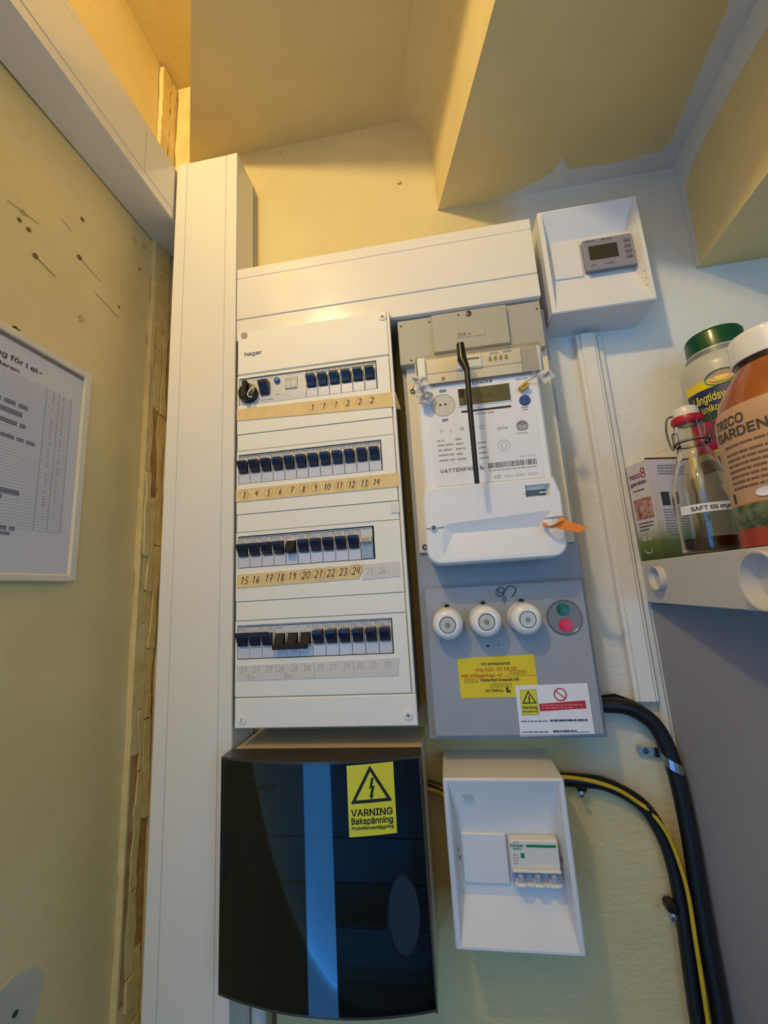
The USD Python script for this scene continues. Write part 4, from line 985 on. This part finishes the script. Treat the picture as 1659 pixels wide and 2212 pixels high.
# fuses and signal lamps on the lower cover
def fuse(t, cx, cz, bx_, bz_, tilt=(0, 0)):
    ax = np.array([tilt[0], -1, tilt[1]])
    part(t, 'holder_ring', lathe([(0, 0), (.0200, 0), (.0203, .006), (.0192, .010), (0, .010)], (bx_, .5748, bz_), (0, -1, 0), 40), porcelain)
    part(t, 'cap', lathe([(0, 0), (.0180, 0), (.0195, .003), (.0200, .008), (.0198, .0125), (.0186, .0165), (.0160, .0196), (.0130, .0208), (.0106, .0210), (.0102, .0200), (0, .0200)], (bx_ * .6 + cx * .4, .5655, bz_ * .6 + cz * .4), ax, 48), porcelain)
    c = np.array([bx_ * .6 + cx * .4, .5655, bz_ * .6 + cz * .4]) + ax / np.linalg.norm(ax) * .0201
    a_, b_, _ = frame_to(ax)
    q = np.linspace(0, 2 * math.pi, 36, endpoint=False)
    part(t, 'window_ring', tube([c + ax * .0006 + (math.cos(k) * a_ + math.sin(k) * b_) * .0100 for k in q], .0006, 6, True), mat('fuse_ring_dark', (78, 78, 82), .4))
    part(t, 'window', lathe([(0, 0), (.0098, 0), (.0096, .0008), (0, .0010)], c, ax, 32), mat('fuse_window', (196, 196, 186), .12))
    part(t, 'indicator', lathe([(0, 0), (.0034, 0), (.0030, .0016), (0, .0016)], c, ax, 20), mat('fuse_indicator', (142, 134, 124), .3))
    for k in (.9, 2.3, 4.6):
        d_ = math.cos(k) * a_ + math.sin(k) * b_
        part(t, 'vent_hole', lathe([(0, 0), (.0006, 0), (.0006, .0004), (0, .0004)], c - ax / np.linalg.norm(ax) * .0045 + d_ * .0172, ax, 8), ink, False)
    part(t, 'top_clip', hullbox(bx_ - .0022, bx_ + .0030, .5680, .5750, bz_ + .0190, bz_ + .0235, .0006), black)
for i, (cx, cz, bx_, bz_, tl, lab_) in enumerate([(-.0014, -.0492, -.0010, -.0482, (-.02, -.03), 'left one of three white porcelain screw fuses on the grey cover'), (.0475, -.0480, .0470, -.0470, (.02, -.02), 'middle one of three white porcelain screw fuses'), (.0969, -.0475, .0968, -.0465, (.06, -.02), 'right screw fuse, nearest the green and red lamps')]):
    t = thing('screw_fuse', lab_, 'fuse', (bx_, .57, bz_ - .02), 'porcelain fuses on the meter board')
    fuse(t, cx, cz, bx_, bz_, tl)
t = thing('signal_lamps', 'round grey plate with a green and a red lamp right of the fuses', 'signal lamp', (.1490, .57, -.071))
part(t, 'plate', lathe([(0, 0), (.0215, 0), (.0222, .0020), (.0212, .0034), (.0200, .0026), (0, .0020)], (.1490, .5748, -.0489), (0, -1, 0), 44), mat('lamp_plate_grey', (122, 120, 118), .25))
part(t, 'green_lamp', lathe([(0, 0), (.0080, 0), (.0078, .0014), (0, .0022)], (.1483, .5726, -.0388), (0, -1, 0), 28), mat('green_lens', (16, 104, 84), .2))
part(t, 'red_lamp', lathe([(0, 0), (.0086, 0), (.0084, .0014), (0, .0022)], (.1492, .5726, -.0590), (0, -1, 0), 28), mat('red_lens', (226, 30, 76), .25))

FRAME = None
# ---------------------------------------------------------------- cables
cab1 = [(.165, .591, -.1605), (.1886, .590, -.1610), (.2080, .589, -.1625), (.2241, .589, -.1690), (.2400, .589, -.1820), (.2500, .589, -.2030), (.2560, .589, -.2331), (.2588, .589, -.2703), (.2598, .589, -.3153), (.2590, .589, -.3589), (.2590, .589, -.4092), (.2595, .589, -.4575), (.2590, .589, -.52), (.258, .589, -.70), (.258, .589, -1.54)]
t = thing('thick_black_cable', 'thick black cable curving down the corner beside the grey low wall', 'cable', (.255, .59, -1.54))
part(t, 'sheath', tube(smoothpath(cab1, 6), .0094, 14), black_matt)
part(t, 'torn_plaster', hull([(.178, .600, -.1535), (.205, .600, -.1500), (.226, .600, -.1590), (.240, .604, -.1680), (.205, .606, -.1640), (.18, .606, -.163)]), mat('torn_dark_hole', (46, 32, 30), .9))
cab2 = [(.1135, .597, -.2498), (.1277, .597, -.2500), (.1483, .5965, -.2510), (.1741, .5965, -.2545), (.2018, .5965, -.2674), (.2204, .5965, -.2841), (.2329, .5965, -.3114), (.2389, .5965, -.3416), (.2407, .5965, -.3832), (.2390, .5965, -.4303), (.2375, .5965, -.4788), (.237, .5965, -.60), (.236, .5965, -1.54)]
t = thing('thin_black_cable', 'thinner black cable leaving the small white box and curving down beside the thick one', 'cable', (.2, .597, -1.54))
part(t, 'sheath', tube(smoothpath(cab2, 6), .0078, 12), black_matt)
cab3 = [(.1130, .5845, -.2428), (.1278, .5845, -.2422), (.1575, .5845, -.2464), (.1859, .5845, -.2559), (.2071, .5845, -.2698), (.2200, .5845, -.2805), (.2338, .5845, -.3033), (.2415, .5845, -.3334), (.2451, .5845, -.3645), (.2446, .5845, -.4065), (.2437, .5845, -.4584), (.2430, .5845, -.4898), (.242, .5845, -.60), (.242, .585, -1.54)]
t = thing('earth_wire', 'yellow and green earth wire running along the thinner black cable', 'wire', (.2, .586, -1.54))
part(t, 'sheath', tube(smoothpath(cab3, 6), .0024, 10), mat('yellow_wire', (226, 180, 40), .35, color2=(196, 168, 40), vscale=30))
bnd = thing('cable_tie', 'black tie wrapped round the earth wire and black cable', 'cable tie', (.2199, .59, -.281))
part(bnd, 'band', tube([(.2148, .5865, -.2745), (.2176, .5862, -.2772), (.2200, .5862, -.2800), (.2226, .5865, -.2832)], .0042, 10), black)
t = thing('cable_in_smoked_cabinet', 'short dark cable passing between the smoked cabinet and the small white box', 'cable', (-.036, .59, -.262))
part(t, 'sheath', tube(smoothpath([(-.0475, .597, -.2580), (-.0400, .596, -.2600), (-.0290, .596, -.2650), (-.0235, .596, -.2675)], 6), .0034, 10), mat('olive_cable', (62, 64, 34), .5))
part(t, 'core', tube(smoothpath([(-.0475, .590, -.2490), (-.0400, .590, -.2500), (-.0290, .590, -.2530), (-.0235, .590, -.2545)], 6), .0016, 8), mat('olive_cable', (62, 64, 34), .5))
t = thing('yellow_wire_stub', 'short yellow wire end between the smoked cabinet and the small white box', 'wire', (-.036, .588, -.262))
part(t, 'sheath', tube(smoothpath([(-.0510, .5855, -.2565), (-.0415, .5855, -.2572), (-.0330, .5860, -.2600), (-.0232, .5865, -.2650)], 6), .0022, 10), mat('yellow_wire', (226, 180, 40), .35))
t = thing('cable_clamp', 'shiny zinc saddle clamp over the thick black cable', 'cable clamp', (.242, .585, -.222))
part(t, 'strap', tube(smoothpath([(.2230, .6035, -.2180), (.2330, .6030, -.2190), (.2425, .5990, -.2200), (.2465, .5860, -.2210), (.2525, .5795, -.2222), (.2590, .5785, -.2240), (.2640, .5820, -.2260)], 6), .0056, 10, flat=.12) if False else cat(hull([(.2225, .601, -.2125), (.2225, .601, -.2235), (.2465, .601, -.2155), (.2465, .601, -.2265), (.2225, .6065, -.2180), (.2465, .6065, -.22)]), *[hull([(a[0], a[1], a[2] + s) for a in (p0, p1) for s in (-.0056, .0056)] + [((a[0] - .255) * .93 + .255, (a[1] - .590) * .93 + .590, a[2] + s) for a in (p0, p1) for s in (-.0056, .0056)]) for p0, p1 in zip([(.255 + .0112 * math.cos(q), .590 - .0112 * math.sin(q), -.2200 - .0022 * k) for k, q in enumerate(np.linspace(3.4, .3, 9))][:-1], [(.255 + .0112 * math.cos(q), .590 - .0112 * math.sin(q), -.2200 - .0022 * k) for k, q in enumerate(np.linspace(3.4, .3, 9))][1:])]), steel, 40)
part(t, 'screw', lathe([(0, 0), (.0036, 0), (.0030, .0018), (0, .0022)], (.2315, .6012, -.2190), (0, -1, 0), 16), wire_grey)
for i, (x, z, cx, cz, lab_) in enumerate([(.1440, -.2600, .1500, -.2530, 'black cable clip with a steel nail under the bend of the thin cable'), (.2262, -.3865, .2330, -.3810, 'black cable clip with a steel nail left of the two cables'), (.2700, -.4230, .2670, -.4230, 'steel headed clip right of the thick cable near the lower edge')]):
    t = thing('cable_clip', lab_, 'cable clip', (x, .59, z))
    part(t, 'clip', hullbox(min(x, cx) - .0030, max(x, cx) + .0025, .5885, .6065, min(z, cz) - .0030, max(z, cz) + .0025, .0030) if i < 2 else hullbox(x - .006, x - .0005, .5965, .6065, z - .006, z + .006, .001), black)
    part(t, 'nail', lathe([(0, -.012), (.0014, -.012), (.0014, 0), (.0036, 0), (.0036, .0016), (.0018, .0024), (0, .0024)], (x - .001, .5850 if i < 2 else .5950, z - .001), (0, -1, 0), 16), steel)

# ---------------------------------------------------------------- framed table on the left wall
fp = thing('framed_fuse_list', 'printed fuse list in a white frame hanging on the left wall', 'notice', (-.46, .38, .035))
frame_m = mat('frame_cream_plastic', (222, 212, 190), .35); paper = mat('list_paper', (206, 206, 214), .6)
part(fp, 'backing', hullbox(-.4655, -.4595, .20, .4545, .0330, .3155, .0010), frame_m)
part(fp, 'paper', box(-.4596, -.4592, .215, .4430, .0420, .3020), paper, False)
part(fp, 'frame_edge', hullbox(-.4655, -.4560, .4445, .4560, .0330, .3160, .0018), frame_m)
part(fp, 'frame_edge', hullbox(-.4655, -.4565, .20, .4560, .0325, .0415, .0015), frame_m)
part(fp, 'frame_edge', hullbox(-.4655, -.4565, .20, .4560, .3050, .3160, .0015), frame_m)
part(fp, 'clip_rail', box(-.4590, -.4583, .20, .4480, .3010, .3048), mat('grey_clip_rail', (112, 104, 96), .4), False)
part(fp, 'lettering', txt_left('Gruppförteckning för i el-', .0062, .262, .2775, -.4592, True, width=.1270), ink, False)
part(fp, 'lettering', txt_left('Elcentral i källaren', .0042, .285, .2668, -.4592, True, width=.0780), ink, False)
rows = []
def lbars(rows, mat_, name):
    ms = []
    for y0, y1, z, h in rows:
        y = y0
        while y < y1 - h:
            w = min(h * (1.6 + 3 * rng.random()), y1 - y); ms.append(box(-.4594, -.4590, y, y + w, z - h / 2, z + h / 2)); y += w + h * .6
    part(fp, name, cat(*ms), mat_, False)
for row in [(.24, .3770, .2291, .0052), (.24, .3720, .2190, .0060), (.24, .3765, .2066, .0050), (.24, .3890, .1898, .0044), (.24, .3800, .1290, .0060), (.24, .36, .1225, .0050), (.26, .3770, .0890, .0046), (.26, .3743, .0833, .0036)]:
    lbars([row], mat('bold_table_print', (126, 128, 146), .6), 'bold_print')
line_m = mat('table_line', (168, 166, 174), .6)
part(fp, 'table_lines', cat(*[box(-.4594, -.4590, .215, .4300, z, z + .0003) for z in np.arange(.0905, .266, .00345)]), line_m, False, kind='stuff')
part(fp, 'table_lines', cat(*[box(-.4594, -.4590, y, y + .0004, .0905, .2665) for y in (.3968, .4132, .4300)]), mat('table_column_line', (140, 132, 130), .6), False)
part(fp, 'table_marks', cat(*[box(-.4594, -.4590, y, y + .0022, z, z + .0020) for y in (.4050, .4185) for z in np.arange(.12, .264, .00345) if rng.random() > .25]), mat('pink_marks', (186, 170, 166), .6), False)
t = single('wall_pin', lathe([(0, 0), (.0022, 0), (.0018, .003), (0, .0035)], (-.4665, .3575, .3215), (1, 0, 0), 14), black, 'black pin in the wall above the framed list', 'pin')
single('torn_paper', hull([(-.4665, .318, .3200), (-.4665, .3420, .3235), (-.4665, .3380, .3160), (-.4640, .318, .3300), (-.4640, .330, .3290), (-.4640, .3400, .3200)]), white_st, 'scrap of white paper on the left wall at the picture edge, above the framed list', 'paper')

# ---------------------------------------------------------------- shelf and what stands on it
shelf_w = mat('shelf_white_paint', (206, 204, 200), .4)
sh_ = thing('shelf', 'white painted shelf with a front board on the right', 'shelf', (.4, .45, -.0375))
part(sh_, 'front_board', hullbox(.2640, .2800, .05, .6055, -.0375, .0165, .0010), shelf_w)
part(sh_, 'top_board', hullbox(.2805, .5950, .05, .6055, .0005, .0163, .0010), shelf_w)
def knob(cy, cz, R, depth, lab_):
    prof = [(R * .86, 0), (R, 0), (R * 1.02, depth), (R * .97, depth + .0016), (R * .90, depth + .0012), (R * .84, depth * .5), (R * .80, .0012), (0, .0010), (0, 0)]
    part(sh_, 'knob', lathe(prof, (.2640, cy, cz), (-1, 0, 0), 36), shelf_w, label=lab_)
knob(.5560, -.0065, .0150, .0060, 'small round white cup knob')
knob(.3730, -.0110, .0245, .0130, 'larger round white cup knob')

ct = thing('product_carton', 'white and green product carton standing at the wall end of the shelf', 'carton', (.30, .585, .0165))
A_, B_ = np.array([.2672, .6020]), np.array([.2772, .5655]); U = (B_ - A_); Wd = np.array([.0562, .0152])
z0, z1 = .0166, .1490
def cprism(z0_, z1_, grow=0.0):
    c = (A_ + B_ + Wd) / 2; pts = [A_, B_, B_ + Wd, A_ + Wd]; pts = [p + (p - (A_ + B_ + Wd + A_ + B_) / 2 * 0 - (A_ + B_ + Wd) / 2) / np.linalg.norm(p - (A_ + B_ + Wd) / 2) * grow for p in pts]
    return hull([(p[0], p[1], z) for p in pts for z in (z0_, z1_)])
carton_g = usdkit.material(stage, '/World/Looks/carton_print', {'g': ('geometry', {}), 's': ('separate_xyz', {}), 'r': ('map_range', dict(from_min=1.5666, from_max=1.620, clamp=True)), 'c': ('rgb_ramp', dict(ramp=[(0, srgb(58, 78, 24)), (.45, srgb(104, 120, 66)), (.8, srgb(196, 196, 186)), (1, srgb(214, 206, 206))])), 'p': ('principled_bsdf', dict(roughness=.45))},
                           [('g.position', 's.vector'), ('s.z', 'r.value'), ('r.result', 'c.fac'), ('c.color', 'p.base_color')], surface='p.BSDF')
part(ct, 'box', cprism(z0, z1), carton_g, False)
part(ct, 'flap', hull([(p[0], p[1], z) for p in (B_, B_ + Wd * .98, B_ + Wd * .98 - U * .05, B_ - U * .05) for z in (z1 - .0002, z1 + .0022)]), mat('maroon_flap', (92, 40, 40), .6), False)
un = U / np.linalg.norm(U); wn = Wd / np.linalg.norm(Wd)
def face1(poly, off=.0004):            # the narrow face: s along from A to B
    m = ext(poly, 0, .0003); v = m.vertices; n_ = np.array([-un[1], un[0]]); n_ = -n_ if n_[0] > 0 else n_
    q = A_ + v[:, :1] * un + (v[:, 1:2] + off - .0003) * n_ * 1; m.vertices = np.column_stack([q, v[:, 2]]); m.fix_normals(); return m
def face2(m, off=.0004):
    v = m.vertices; n_ = np.array([wn[1], -wn[0]])
    q = B_ + v[:, :1] * wn + (-v[:, 1:2] + off) * n_; return trimesh.Trimesh(np.column_stack([q, v[:, 2]]), m.faces, process=False)
def tface1(s, h, x, z, width, slant=0, bold=True):
    m = txt(s, h, x, z, 0, bold, width=width, slant=slant); v = m.vertices; n_ = np.array([-un[1], un[0]]); n_ = -n_ if n_[0] > 0 else n_
    q = A_ + v[:, :1] * un + (.0005 - v[:, 1:2]) * n_; return trimesh.Trimesh(np.column_stack([q, v[:, 2]]), m.faces, process=False)
maroon = mat('maroon_print', (150, 50, 66), .5)
part(ct, 'lettering', tface1('TRICO', .0052, .003, .1290, .021), maroon, False)
part(ct, 'lettering', tface1('garden', .0048, .003, .1195, .029), mat('dark_carton_print', (96, 84, 84), .5), False)
part(ct, 'emblem', face1(sg.Point(.0285, .1370).buffer(.0036).difference(sg.Point(.0285, .1370).buffer(.0022)).union(sg.Point(.0285, .1305).buffer(.0038).difference(sg.Point(.0285, .1305).buffer(.0024)))), maroon, False)
part(ct, 'photo', face1(sg.box(.0035, .0720, .0350, .1000)), mat('berry_photo_print', (150, 62, 54), .5, color2=(196, 170, 160), vscale=160), False)
part(ct, 'small_print', face1(sg.MultiPolygon([sg.box(.006, z, .006 + w, z + .0016) for z, w in ((.1110, .020), (.0660, .026), (.0615, .024), (.0570, .016))])), mat('dark_carton_print', (96, 84, 84), .5), False)
part(ct, 'badge', face1(sg.MultiPolygon([sg.box(.008, .0430, .015, .0500), sg.box(.0175, .0430, .0245, .0500)]), .0004), mat('pale_badge', (176, 180, 168), .5), False)
part(ct, 'arc_mark', face1(sg.Point(.015, .0330).buffer(.0075).difference(sg.Point(.015, .0350).buffer(.0075))), mat('pale_badge', (176, 180, 168), .5), False)
part(ct, 'barcode', face2(cat(*[box(.0120 + k * .0011, .0120 + k * .0011 + (.0006 if k % 3 else .0009), -.0002, .0002, .0860, .1040) for k in range(11)])), ink, False)
part(ct, 'small_print', face2(bars([(.014, .044, z, .0014) for z in (.140, .1365, .1325, .1290)] + [(.0115, .046, z, .0012) for z in np.arange(.048, .082, .0036)], 0)), mat('pale_carton_print', (150, 142, 140), .6), False)

glass = mat('clear_bottle_glass', (246, 248, 244), .02, trans=1.0, extra=dict(ior=1.45))
sb = thing('swing_top_bottle', 'clear glass swing-top bottle with a little dark syrup and a SAFT label', 'bottle', (.2964, .499, .0166))
bx, by, bz0 = .2968, .4985, .0167
outer_p = [(0, 0), (.0270, 0), (.0292, .003), (.0294, .008), (.0294, .064), (.0286, .074), (.0262, .086), (.0224, .098), (.0186, .108), (.0164, .117), (.0156, .124), (.0168, .1265), (.0168, .130), (.0150, .132), (.0148, .150), (.0152, .154)]
inner_p = [(.0110, .154), (.0112, .132), (.0122, .124), (.0134, .116), (.0158, .108), (.0196, .098), (.0236, .086), (.0262, .074), (.0271, .064), (.0271, .008), (.0250, .0045), (0, .0055)]
part(sb, 'glass', lathe(outer_p + inner_p, (bx, by, bz0), seg=48), glass, 40)
part(sb, 'syrup', lathe([(0, .0058), (.0248, .0049), (.0269, .0084), (.0269, .0180), (0, .0180)], (bx, by, bz0), seg=40), mat('amber_syrup', (92, 50, 16), .1, trans=.6), 40)
part(sb, 'stopper', lathe([(0, .150), (.0100, .151), (.0102, .158), (.0125, .160), (.0130, .165), (.0112, .171), (.0060, .174), (0, .1745)], (bx, by, bz0), seg=32), porcelain, 40)
part(sb, 'gasket', lathe([(.0070, .1505), (.0150, .1515), (.0165, .1550), (.0155, .1600), (.0070, .1605)], (bx, by, bz0), seg=32), mat('red_rubber', (186, 28, 52), .35), 40)
wire_b = []
lat = np.array([math.cos(math.radians(-30.7)), math.sin(math.radians(-30.7))])        # sideways as seen from the room
fwd_ = np.array([lat[1], -lat[0]])
def bp(s, f, h): q = np.array([bx, by]) + lat * s - fwd_ * -f; return (q[0], q[1], bz0 + h)
part(sb, 'collar_wire', tube([(bx + .0172 * math.cos(q), by + .0172 * math.sin(q), bz0 + .1285) for q in np.linspace(0, 2 * math.pi, 30, endpoint=False)], .0010, 8, True), wire_grey)
for sgn in (-1, 1):
    part(sb, 'bail_wire', tube(smoothpath([bp(sgn * .0125, 0, .1655), bp(sgn * .0185, .001, .1640), bp(sgn * .0215, .002, .1500), bp(sgn * .0208, .003, .1330), bp(sgn * .0185, .004, .1240), bp(sgn * .0170, .003, .1290), bp(sgn * .0165, .001, .1430), bp(sgn * .0150, 0, .1440)], 6), .0011, 8), wire_grey)
def wrap(mesh, c, R, phi0, off=.0004):
    """Bend a flat mesh (x along, z up, y depth) about a bottle's axis; x = 0 lies at heading phi0."""
    v = mesh.vertices; ph = phi0 + v[:, 0] / R; r = R + off - v[:, 1]
    return trimesh.Trimesh(np.column_stack([c[0] + r * np.cos(ph), c[1] + r * np.sin(ph), v[:, 2]]), mesh.faces, process=False)
def wpatch(c, R, phi0, x0, x1, z0, z1, off=.0003, n=24, fz=None):
    def f(u, v):
        x = x0 + u * (x1 - x0); ph = phi0 + x / R; z = z0 + v * (z1 - z0); r = R + off if fz is None else fz(z) + off
        return np.stack([c[0] + r * np.cos(ph), c[1] + r * np.sin(ph), z + 0 * u], -1)
    return grid_surface(f, n, 2 if fz is None else 14)
face_cam = math.atan2(-by, -bx)
lb_ = part(sb, 'label', wpatch((bx, by), .0294, face_cam, -.0250, .0330, .0610, .0705), white_st, True, label='white printed label reading SAFT')
part(lb_, 'lettering', wrap(txt('SAFT till myr', .0042, -.0130, .0636, 0, True, width=.0360), (bx, by), .0294, face_cam, .0006), ink, False)

jc = (.3770, .5480); JR = .0428
jar = thing('green_capped_jar', 'tall translucent jar of plant food with a dark green cap behind the bottles', 'jar', (*jc, .0166))
jarm = mat('translucent_jar_plastic', (196, 190, 174), .3, extra=dict(subsurface_weight=0.2, subsurface_scale=.01))
part(jar, 'body', lathe([(0, 0), (.0400, 0), (.0428, .004), (.0428, .232), (.0412, .242), (.0360, .250), (.0330, .252), (.0320, .260), (0, .260)], (*jc, .0167), seg=48), jarm, 40)
part(jar, 'cap', lathe([(0, 0), (.0308, 0), (.0312, .002), (.0312, .024), (.0290, .0275), (0, .0285)], (jc[0], jc[1], .0167 + .258), seg=44), mat('dark_green_cap', (14, 74, 42), .22), 40)
part(jar, 'neck_ring', lathe([(.028, 0), (.0335, .0), (.0335, .006), (.028, .006)], (jc[0], jc[1], .0167 + .2515), seg=44), mat('grey_jar_ring', (124, 128, 126), .3), 40)
fj = math.atan2(-jc[1], -jc[0])
def jl(name, x0, x1, z0, z1, m_, off, lab_=None): return part(jar, name, wpatch(jc, JR, fj, x0, x1, z0, z1, off), m_, True, lab_)
LX = -.0440
jl('label', LX, .045, .140, .262 - .030, mat('label_yellow', (240, 214, 30), .35), .0003, 'yellow label band')
jl('label', LX, .045, .1885, .2205, mat('label_navy', (36, 44, 96), .35), .0005, 'navy label band')
jl('label', LX, .045, .1790, .1890, mat('label_green', (38, 78, 48), .35), .0006, 'green label band')
jl('label', LX, .045, .1430, .1800, mat('label_magenta', (206, 30, 92), .35, color2=(150, 20, 60), vscale=60), .0007, 'pink flower band')
jl('label', LX, .045, .118, .1345, mat('label_brown', (112, 78, 50), .4, color2=(150, 116, 84), vscale=90), .0005, 'brown picture band')
part(jar, 'lettering', wrap(txt('Långtidsverkande', .0100, LX + .0095, .2035, 0, True, width=.0640), jc, JR, fj, .0009), warn_yellow, False)
part(jar, 'lettering', wrap(txt('balkong- och', .0085, LX + .018, .1905, 0, True, width=.0460), jc, JR, fj, .0009), warn_yellow, False)
ov = ext(affinity.scale(sg.Point(0, .2300).buffer(.0100), 1.7, 1.0), -.0002, .0002)
part(jar, 'emblem', wrap(ov, jc, JR, fj, .0008), mat('emblem_green', (70, 110, 60), .4), False)
part(jar, 'emblem', wrap(ext(affinity.scale(sg.Point(0, .2305).buffer(.0072), 1.7, 1.0), -.0002, .0002), jc, JR, fj, .0012), mat('emblem_pale', (206, 150, 130), .4), False)

oc = (.3190, .3985); OR = .0512
ob = thing('orange_spray_bottle', 'large orange brown bottle with a white cap and a beige label at the right edge', 'bottle', (*oc, .0166))
oprof = [(0, 0), (.0480, 0), (.0512, .004), (.0512, .112), (.0500, .122), (.0460, .136), (.0390, .150), (.0320, .160), (.0275, .166), (.0262, .170), (.0258, .180), (0, .180)]
part(ob, 'body', lathe(oprof, (*oc, .0167), seg=56), mat('orange_brown_bottle', (168, 98, 50), .14, color2=(150, 80, 38), vscale=14, extra=dict(subsurface_weight=.1, subsurface_scale=.01)), 40)
part(ob, 'neck_band', lathe([(.0255, 0), (.0270, 0), (.0270, .010), (.0255, .010)], (oc[0], oc[1], .0167 + .168), seg=44), mat('dark_neck', (48, 26, 14), .2), 40)
part(ob, 'cap', lathe([(0, 0), (.0285, 0), (.0292, .0015), (.0288, .022), (.0270, .0250), (0, .0260)], (oc[0], oc[1], .0167 + .1735), seg=48), porcelain, 40)
fo = math.atan2(-oc[1], -oc[0])
def oprofile(z):
    z = np.asarray(z) - .0167
    return np.interp(z, [p[1] for p in oprof[2:]], [p[0] for p in oprof[2:]])
part(ob, 'label', wpatch(oc, OR, fo, -.0700, .0700, .0560, .1440, .0003, 30, oprofile), mat('beige_label', (196, 156, 120), .4), True, label='beige TRICO GARDEN label')
part(ob, 'label', wpatch(oc, OR, fo, -.0700, .0700, .0360, .0560, .0003, 30, oprofile), mat('orange_label', (214, 142, 60), .4), True)
part(ob, 'photo', wpatch(oc, OR, fo, -.0700, .0000, .0335, .0545, .0006, 24, oprofile), mat('plant_photo_print', (40, 62, 46), .35, color2=(120, 130, 90), vscale=120), True)
part(ob, 'photo', wpatch(oc, OR, fo, -.0160, .0400, .0335, .0545, .0008, 24, oprofile), mat('red_flower_print', (214, 44, 66), .35, color2=(236, 100, 110), vscale=120), True)
part(ob, 'label', wpatch(oc, OR, fo, -.0700, .0700, .0175, .0335, .0004, 30, oprofile), mat('red_orange_base', (166, 62, 36), .3), True)
brown_p = mat('brown_label_print', (84, 66, 54), .6)
def otext(s, h, x, z, w, m_=brown_p, bold=True):
    m = txt(s, h, x, z, 0, bold, width=w); v = m.vertices; ph = fo + v[:, 0] / OR; r = oprofile(v[:, 2]) + .0007 - v[:, 1]
    part(ob, 'lettering', trimesh.Trimesh(np.column_stack([oc[0] + r * np.cos(ph), oc[1] + r * np.sin(ph), v[:, 2]]), m.faces, process=False), m_, False)
otext('TRICO', .0085, -.0600, .1270, .0330); otext('GARDEN', .0085, -.0600, .1155, .0490)
ms = bars([(-.052 , .045, z, .0020) for z in list(np.arange(.0700, .1025, .0052)) + [.1085]], 0); v = ms.vertices; ph = fo + v[:, 0] / OR; r = oprofile(v[:, 2]) + .0006 - v[:, 1]
part(ob, 'small_print', trimesh.Trimesh(np.column_stack([oc[0] + r * np.cos(ph), oc[1] + r * np.sin(ph), v[:, 2]]), ms.faces, process=False), mat('brown_soft_print', (120, 92, 74), .6), False)
rr_ = sg.Point(-.0010, .1300).buffer(.0075).difference(sg.Point(-.0010, .1300).buffer(.0048)).union(sg.Point(-.0010, .1190).buffer(.0060).difference(sg.Point(-.0010, .1190).buffer(.0038)))
m = ext(rr_, -.0002, 0); v = m.vertices; ph = fo + v[:, 0] / OR; r = oprofile(v[:, 2]) + .0007 - v[:, 1]
part(ob, 'emblem', trimesh.Trimesh(np.column_stack([oc[0] + r * np.cos(ph), oc[1] + r * np.sin(ph), v[:, 2]]), m.faces, process=False), mat('red_emblem', (186, 60, 50), .5), False)
m = ext(sg.Polygon([(-.055, .0575), (-.055, .0660), (-.018, .0675), (-.010, .0625), (-.018, .0570)]), -.0003, 0)
part(ob, 'green_arrow', wrap(m, oc, OR, fo, .0008), mat('dark_green_arrow', (50, 64, 30), .5), False)
m = ext(affinity.scale(sg.Point(-.0235, .0622).buffer(.0038), 1.8, 1.0), -.0003, 0)
part(ob, 'oval_badge', wrap(m, oc, OR, fo, .0012), white_st, False)
